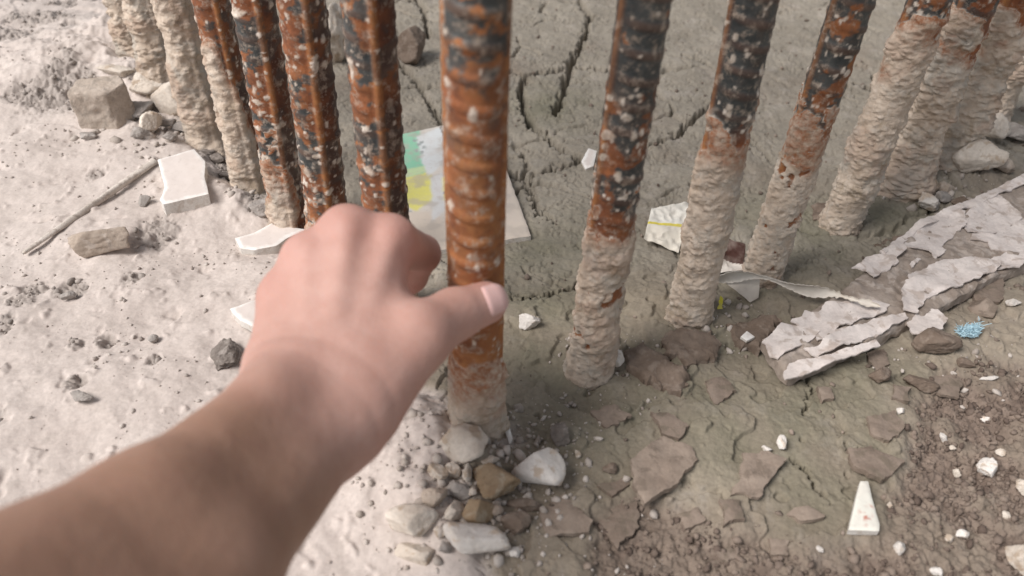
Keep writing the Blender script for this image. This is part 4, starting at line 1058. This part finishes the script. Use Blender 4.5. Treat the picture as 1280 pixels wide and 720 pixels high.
# ------------------------------------------------------------------ person: bare left arm and hand
def hp(px, py, d): return at_depth(px, py, d)
def camv(x, y, z): return x * Rv - y * Uv + z * Fv          # x right, y down, z away
WR = hp(393, 513, .330); FA = hp(221, 685, .250)
axis = FA - WR
EL = WR + (hp(214, 672, .25) - WR) * 2.9 - Rv * .026 + Uv * .011
UA = CAM + camv(-.24, .02, -.16)
vdir = (WR - CAM) / np.linalg.norm(WR - CAM)
wdir = np.cross(axis, vdir); wdir /= np.linalg.norm(wdir)
if np.dot(wdir, Rv) < 0: wdir = -wdir                        # towards the thumb side on screen
away = vdir
MC = dict(i=((440, 452, .340), (487, 302, .3755)), m=((412, 458, .336), (434, 291, .3705)), r=((384, 462, .337), (387, 325, .3685)), p=((354, 466, .340), (356, 371, .366)))
FNG = dict(i=[(487, 302, .3755), (527, 317, .411), (514, 346, .430), (494, 362, .434)],
           m=[(434, 291, .3705), (462, 306, .413), (456, 342, .434), (440, 364, .430)],
           r=[(387, 325, .3685), (408, 336, .408), (412, 368, .426), (404, 388, .420)],
           p=[(356, 371, .366), (374, 382, .398), (386, 402, .411), (390, 418, .406)])
FR = dict(i=(.0122, .0098, .0085, .0075), m=(.0122, .0100, .0087, .0077), r=(.0118, .0095, .0082, .0073), p=(.0108, .0083, .0073, .0065))
bc = BARS['C']; _r = ray(609, 378); _k = (_r[0] * bc[0] + _r[1] * bc[1]) / (_r[0] ** 2 + _r[1] ** 2)
BARD = _k - .0138 / math.hypot(_r[0], _r[1])                 # depth of the bar's front face behind the thumb
TIPD = BARD - .0098
THB = [(452, 497, .338), (520, 421, TIPD - .032), (568, 393, TIPD - .012), (607, 378.5, TIPD)]
THR = (.0190, .0152, .0124, .0103)

def sdf_person(P):
    P = P.astype(np.float32)
    def cone(a, b, ra, rb):
        a = np.asarray(a, np.float32); b = np.asarray(b, np.float32); ab = b - a; L2 = float(ab @ ab)
        t = np.clip(((P - a) @ ab) / L2, 0, 1)
        return np.linalg.norm(P - a - t[:, None] * ab, axis=1) - (ra + (rb - ra) * t)
    def smin(a, b, k):
        h = np.clip(.5 + .5 * (b - a) / k, 0, 1); return b + (a - b) * h - k * h * (1 - h)
    # arm
    def pair(A, B, ra, rb, oa, ob):
        d = cone(A + wdir * oa, B + wdir * ob, ra, rb); return np.minimum(d, 1e9), cone(A - wdir * oa, B - wdir * ob, ra, rb)
    a1, a2 = pair(WR, FA, .0172, .0205, .0098, .0118)
    arm = smin(a1, a2, .012)
    b1, b2 = pair(FA, EL, .0205, .038, .0118, .008)
    arm = smin(arm, smin(b1, b2, .012), .012)
    arm = smin(arm, cone(EL, UA, .036, .045), .012)
    # palm
    palm = None
    rad = dict(i=(.0150, .0118), m=(.0150, .0120), r=(.0150, .0115), p=(.0150, .0112))
    for k in 'imrp':
        A = hp(*MC[k][0]) + away * .004; B = hp(*MC[k][1]) + away * .001
        c = cone(A, B, *rad[k]); c = smin(c, cone(A + away * .009, B + away * .010, .014, .0095), .008)
        palm = c if palm is None else smin(palm, c, .011)
    # heel of the palm to wrist
    for k in 'imp':
        palm = smin(palm, cone(hp(*MC[k][0]) + away * .004, WR + wdir * (.010 if k == 'i' else (-.002 if k == 'm' else -.012)), .0155, .0178), .010)
    d = smin(palm, arm, .014)
    # thumb
    T = [hp(*p) for p in THB]
    th = cone(T[0], T[1], THR[0], THR[1])
    th = smin(th, cone(T[1], T[2], THR[1] * .93, THR[2]), .006)
    th = smin(th, cone(T[2], T[3], THR[2] * .95, THR[3]), .003)
    d = smin(d, th, .013)
    for ka, kb in ('im', 'mr', 'rp'):
        d = smin(d, cone(hp(*MC[ka][1]) + away * .002, hp(*MC[kb][1]) + away * .002, .0100, .0095), .007)
    # web between thumb and index
    d = smin(d, cone(hp(470, 400, .366), hp(505, 405, .376), .013, .008), .014)
    d = smin(d, cone(hp(440, 470, .345) , hp(480, 420, .366), .018, .014), .014)
    # fingers
    for k in 'imrp':
        Q = [hp(*p) for p in FNG[k]]; R = FR[k]; f = None
        for j in range(3):
            c = cone(Q[j], Q[j + 1], R[j] * (.96 if j else 1), R[j + 1]); f = c if f is None else smin(f, c, .003)
        d = smin(d, f, .0045)
    # extensor tendons, a faint ridge on the back of the hand
    for k in 'imr':
        A = hp(*MC[k][0]) - away * .0092; B = hp(*MC[k][1]) - away * .0098
        d = smin(d, cone(A, B, .0012, .0020), .007)
    # ulna knob
    d = smin(d, np.linalg.norm(P - (WR - wdir * .017 - away * .012 + axis * .12), axis=1) - .0075, .014)
    return d

def surface_nets(f, lo, hi, h):
    n = np.ceil((hi - lo) / h).astype(int) + 1
    # coarse pass to skip empty space
    xs = [lo[k] + h * np.arange(n[k]) for k in range(3)]
    B = 8; nb_ = -(-n // B); n = nb_ * B
    xs = [lo[k] + h * np.arange(n[k]) for k in range(3)]
    D = np.full(n, 1.0, np.float32)
    cc = [xs[k][B // 2::B] for k in range(3)]
    g = np.stack(np.meshgrid(*cc, indexing='ij'), -1).reshape(-1, 3); dc = f(g)
    D[:] = np.repeat(np.repeat(np.repeat(dc.reshape(nb_), B, 0), B, 1), B, 2)
    near = np.argwhere(np.abs(dc.reshape(nb_)) < h * B * 1.1 + .006)
    off = np.stack(np.meshgrid(range(B), range(B), range(B), indexing='ij'), -1).reshape(-1, 3)
    ii = (near[:, None, :] * B + off[None]).reshape(-1, 3)
    D[ii[:, 0], ii[:, 1], ii[:, 2]] = f(lo + h * ii)
    ins = D < 0
    c = ins[:-1, :-1, :-1].astype(np.int8)
    tot = np.zeros(np.array(n) - 1, np.int8)
    for dx in (0, 1):
        for dy in (0, 1):
            for dz in (0, 1): tot += ins[dx:n[0] - 1 + dx, dy:n[1] - 1 + dy, dz:n[2] - 1 + dz]
    cell = (tot > 0) & (tot < 8)
    ci = np.argwhere(cell); vid = np.full(cell.shape, -1, np.int64); vid[cell] = np.arange(len(ci))
    acc = np.zeros((len(ci), 3)); cnt = np.zeros(len(ci))
    cor = [(a, b, c_) for a in (0, 1) for b in (0, 1) for c_ in (0, 1)]
    val = {q: D[ci[:, 0] + q[0], ci[:, 1] + q[1], ci[:, 2] + q[2]] for q in cor}
    for a in cor:
        for ax in range(3):
            if a[ax] == 0:
                b = list(a); b[ax] = 1; b = tuple(b)
                va, vb = val[a], val[b]; m = (va < 0) != (vb < 0)
                t = np.where(m, va / np.where(m, va - vb, 1), 0)
                p = np.repeat(np.array([a], float), len(ci), 0); p[:, ax] += t
                acc[m] += p[m]; cnt[m] += 1
    V = lo + h * (ci + acc / cnt[:, None])
    quads = []
    for ax in range(3):
        o1, o2 = [(1, 2), (2, 0), (0, 1)][ax]
        A = np.take(ins, range(0, n[ax] - 1), ax); Bn = np.take(ins, range(1, n[ax]), ax)
        e = np.argwhere(A != Bn)
        e = e[(e[:, o1] > 0) & (e[:, o2] > 0) & (e[:, o1] < n[o1] - 1) & (e[:, o2] < n[o2] - 1)]
        flip = A[e[:, 0], e[:, 1], e[:, 2]]
        def at(d1, d2):
            q = e.copy(); q[:, o1] -= d1; q[:, o2] -= d2; return vid[q[:, 0], q[:, 1], q[:, 2]]
        q = np.stack([at(1, 1), at(0, 1), at(0, 0), at(1, 0)], 1)
        q[~flip] = q[~flip][:, ::-1]; quads.append(q)
    return V, np.vstack(quads)

def build_person():
    pts = np.array([hp(*p) for k in 'imrp' for p in FNG[k]] + [hp(*p) for p in THB] + [WR, FA, EL, UA])
    lo = pts.min(0) - .06; hi = pts.max(0) + .06
    V, Q = surface_nets(sdf_person, lo, hi, .0016)
    # project on the true surface
    for _ in range(2):
        e = .0004; d = sdf_person(V)
        g = np.stack([sdf_person(V + np.array(o)) - d for o in ((e, 0, 0), (0, e, 0), (0, 0, e))], 1) / e
        V = V - (d / np.maximum((g ** 2).sum(1), .2))[:, None] * g
    g = g / np.linalg.norm(g, axis=1)[:, None]
    # skin creases over the thumb joint and knuckles, soft lumps elsewhere
    T = [hp(*p) for p in THB]
    disp = (.0005 * fbm3(V, 45, 3, 3) + .00012 * fbm3(V, 350, 2, 6)) * sstep(.006, .022, np.linalg.norm(V - T[3], axis=1))
    for c, ax, s in [(T[2], T[3] - T[1], .006)] + [(hp(*FNG[k][1]), hp(*FNG[k][2]) - hp(*FNG[k][0]), .005) for k in 'imrp']:
        ax = ax / np.linalg.norm(ax); r = V - c; t = r @ ax; w = np.exp(-(t / s) ** 2) * np.exp(-((np.linalg.norm(r, axis=1) - .010) / .006) ** 2)
        disp -= .00025 * w * (.5 + .5 * np.cos(t / .0019 * 2 * math.pi + 3 * fbm3(V, 150, 2, 4)))
    # wrist creases
    ax = axis / np.linalg.norm(axis); t = (V - WR) @ ax
    disp -= .0004 * np.exp(-((t + .006) / .0022) ** 2) + .0003 * np.exp(-((t - .004) / .002) ** 2)
    V = V + g * disp[:, None]
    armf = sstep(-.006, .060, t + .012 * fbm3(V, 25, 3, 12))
    red = np.zeros(len(V))
    for k in 'imrp':
        for j, w in ((0, .50), (1, .75), (2, .9), (3, 1.0)):
            red = np.maximum(red, w * np.exp(-(np.linalg.norm(V - hp(*FNG[k][j]), axis=1) / .016) ** 2))
    red = np.maximum(red, .45 * np.exp(-(np.linalg.norm(V - T[3], axis=1) / .014) ** 2))
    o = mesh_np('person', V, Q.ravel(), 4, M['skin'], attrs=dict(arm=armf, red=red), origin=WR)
    tag(o, 'bare left forearm and hand with curled fingers, thumb resting on the nearest rusty rebar', 'person')
    # thumb nail, marched out to the skin
    axd = T[3] - T[2]; axd /= np.linalg.norm(axd)
    nrm = camv(.50, -.22, -.80); nrm = nrm - axd * (nrm @ axd); nrm /= np.linalg.norm(nrm); wv = np.cross(axd, nrm)
    NU, NV2 = 25, 25; G = np.zeros((NV2, NU, 3)); tipa = np.zeros((NV2, NU))
    for j in range(NV2):
        v = j / (NV2 - 1)
        for i in range(NU):
            u = i / (NU - 1) * 2 - 1
            edge = math.sqrt(max(0, 1 - (abs(2 * v - 1)) ** 5))
            ang = u * .80 * (.82 + .18 * edge)
            vv = v; 
            s = -.0055 + .0135 * vv - .0022 * (1 - v) * (1 - u * u) * 1.0 + .002 * v * (1 - u * u)
            dirv = math.cos(ang) * nrm + math.sin(ang) * wv
            G[j, i] = T[3] + axd * s; tipa[j, i] = sstep(.80, .92, np.array([v + .06 * (1 - u * u) - .05]))[0]
            G[j, i] += dirv * .003
    dirs = np.zeros((NV2, NU, 3))
    for j in range(NV2):
        for i in range(NU):
            u = i / (NU - 1) * 2 - 1; ang = u * .80
            dirs[j, i] = math.cos(ang) * nrm + math.sin(ang) * wv
    Pn = G.reshape(-1, 3); Dn = dirs.reshape(-1, 3)
    for _ in range(14):
        Pn = Pn - Dn * np.minimum(sdf_person(Pn), .002)[:, None]
    uu = np.tile(np.linspace(-1, 1, NU), NV2); vvv = np.repeat(np.linspace(0, 1, NV2), NU)
    hgt = .0010 * (1 - np.abs(uu) ** 6) * sstep(0, .12, vvv) + .00035 * vvv
    top = Pn + Dn * (hgt - .0001)[:, None]; bot = Pn - Dn * .0012
    n = len(top); idx = np.arange(n).reshape(NV2, NU)
    q = np.stack([idx[:-1, :-1], idx[:-1, 1:], idx[1:, 1:], idx[1:, :-1]], -1).reshape(-1, 4)
    bd = np.concatenate([idx[0, :], idx[1:, -1], idx[-1, -2::-1], idx[-2:0:-1, 0]]); nb = np.roll(bd, -1)
    qq = np.vstack([q, q[:, ::-1] + n, np.stack([nb, bd, bd + n, nb + n], 1)])
    no = mesh_np('thumbnail', np.vstack([top, bot]), qq.ravel(), 4, M['nail'], o, attrs=dict(tip=np.tile(tipa.ravel(), 2)), origin=WR)
    no.location = (0, 0, 0)
build_person()

# ------------------------------------------------------------------ light, sky, camera
SUN_EL = math.radians(50); SUN_AZ = math.radians(-118)     # azimuth from +Y towards +X: behind the camera, to the left
sd = np.array([math.sin(SUN_AZ) * math.cos(SUN_EL), math.cos(SUN_AZ) * math.cos(SUN_EL), math.sin(SUN_EL)])
w = bpy.data.worlds.new('World'); SC.world = w; w.use_nodes = True
nt = w.node_tree; bgn = nt.nodes['Background']
sky = nt.nodes.new('ShaderNodeTexSky'); sky.sky_type = 'NISHITA'; sky.sun_disc = False
sky.sun_elevation = SUN_EL; sky.sun_rotation = SUN_AZ
hs = nt.nodes.new('ShaderNodeHueSaturation'); hs.inputs['Saturation'].default_value = .22
nt.links.new(sky.outputs[0], hs.inputs['Color']); nt.links.new(hs.outputs[0], bgn.inputs['Color']); bgn.inputs['Strength'].default_value = .075
L = bpy.data.lights.new('sun', 'SUN'); L.energy = 2.6; L.angle = math.radians(28); L.color = (1, .945, .90)
lo = bpy.data.objects.new('sun', L); link(lo)
lo.rotation_euler = Vector(-sd).to_track_quat('-Z', 'Y').to_euler()

cam = bpy.data.cameras.new('camera'); co = bpy.data.objects.new('camera', cam); link(co)
cam.sensor_width = 36; cam.lens = 36 * F / 1280; cam.clip_start = .01; cam.clip_end = 500
mw = Matrix.Identity(4)
for i in range(3):
    mw[i][0] = Rv[i]; mw[i][1] = Uv[i]; mw[i][2] = -Fv[i]; mw[i][3] = CAM[i]
co.matrix_world = mw
cam.dof.use_dof = True; cam.dof.focus_distance = .58; cam.dof.aperture_fstop = 7
SC.camera = co
SC.view_settings.view_transform = 'Standard'; SC.view_settings.look = 'None'
SC.view_settings.exposure = 0.6; SC.view_settings.gamma = 1
SC.cycles.max_bounces = 5
SC.cycles.use_denoising = True
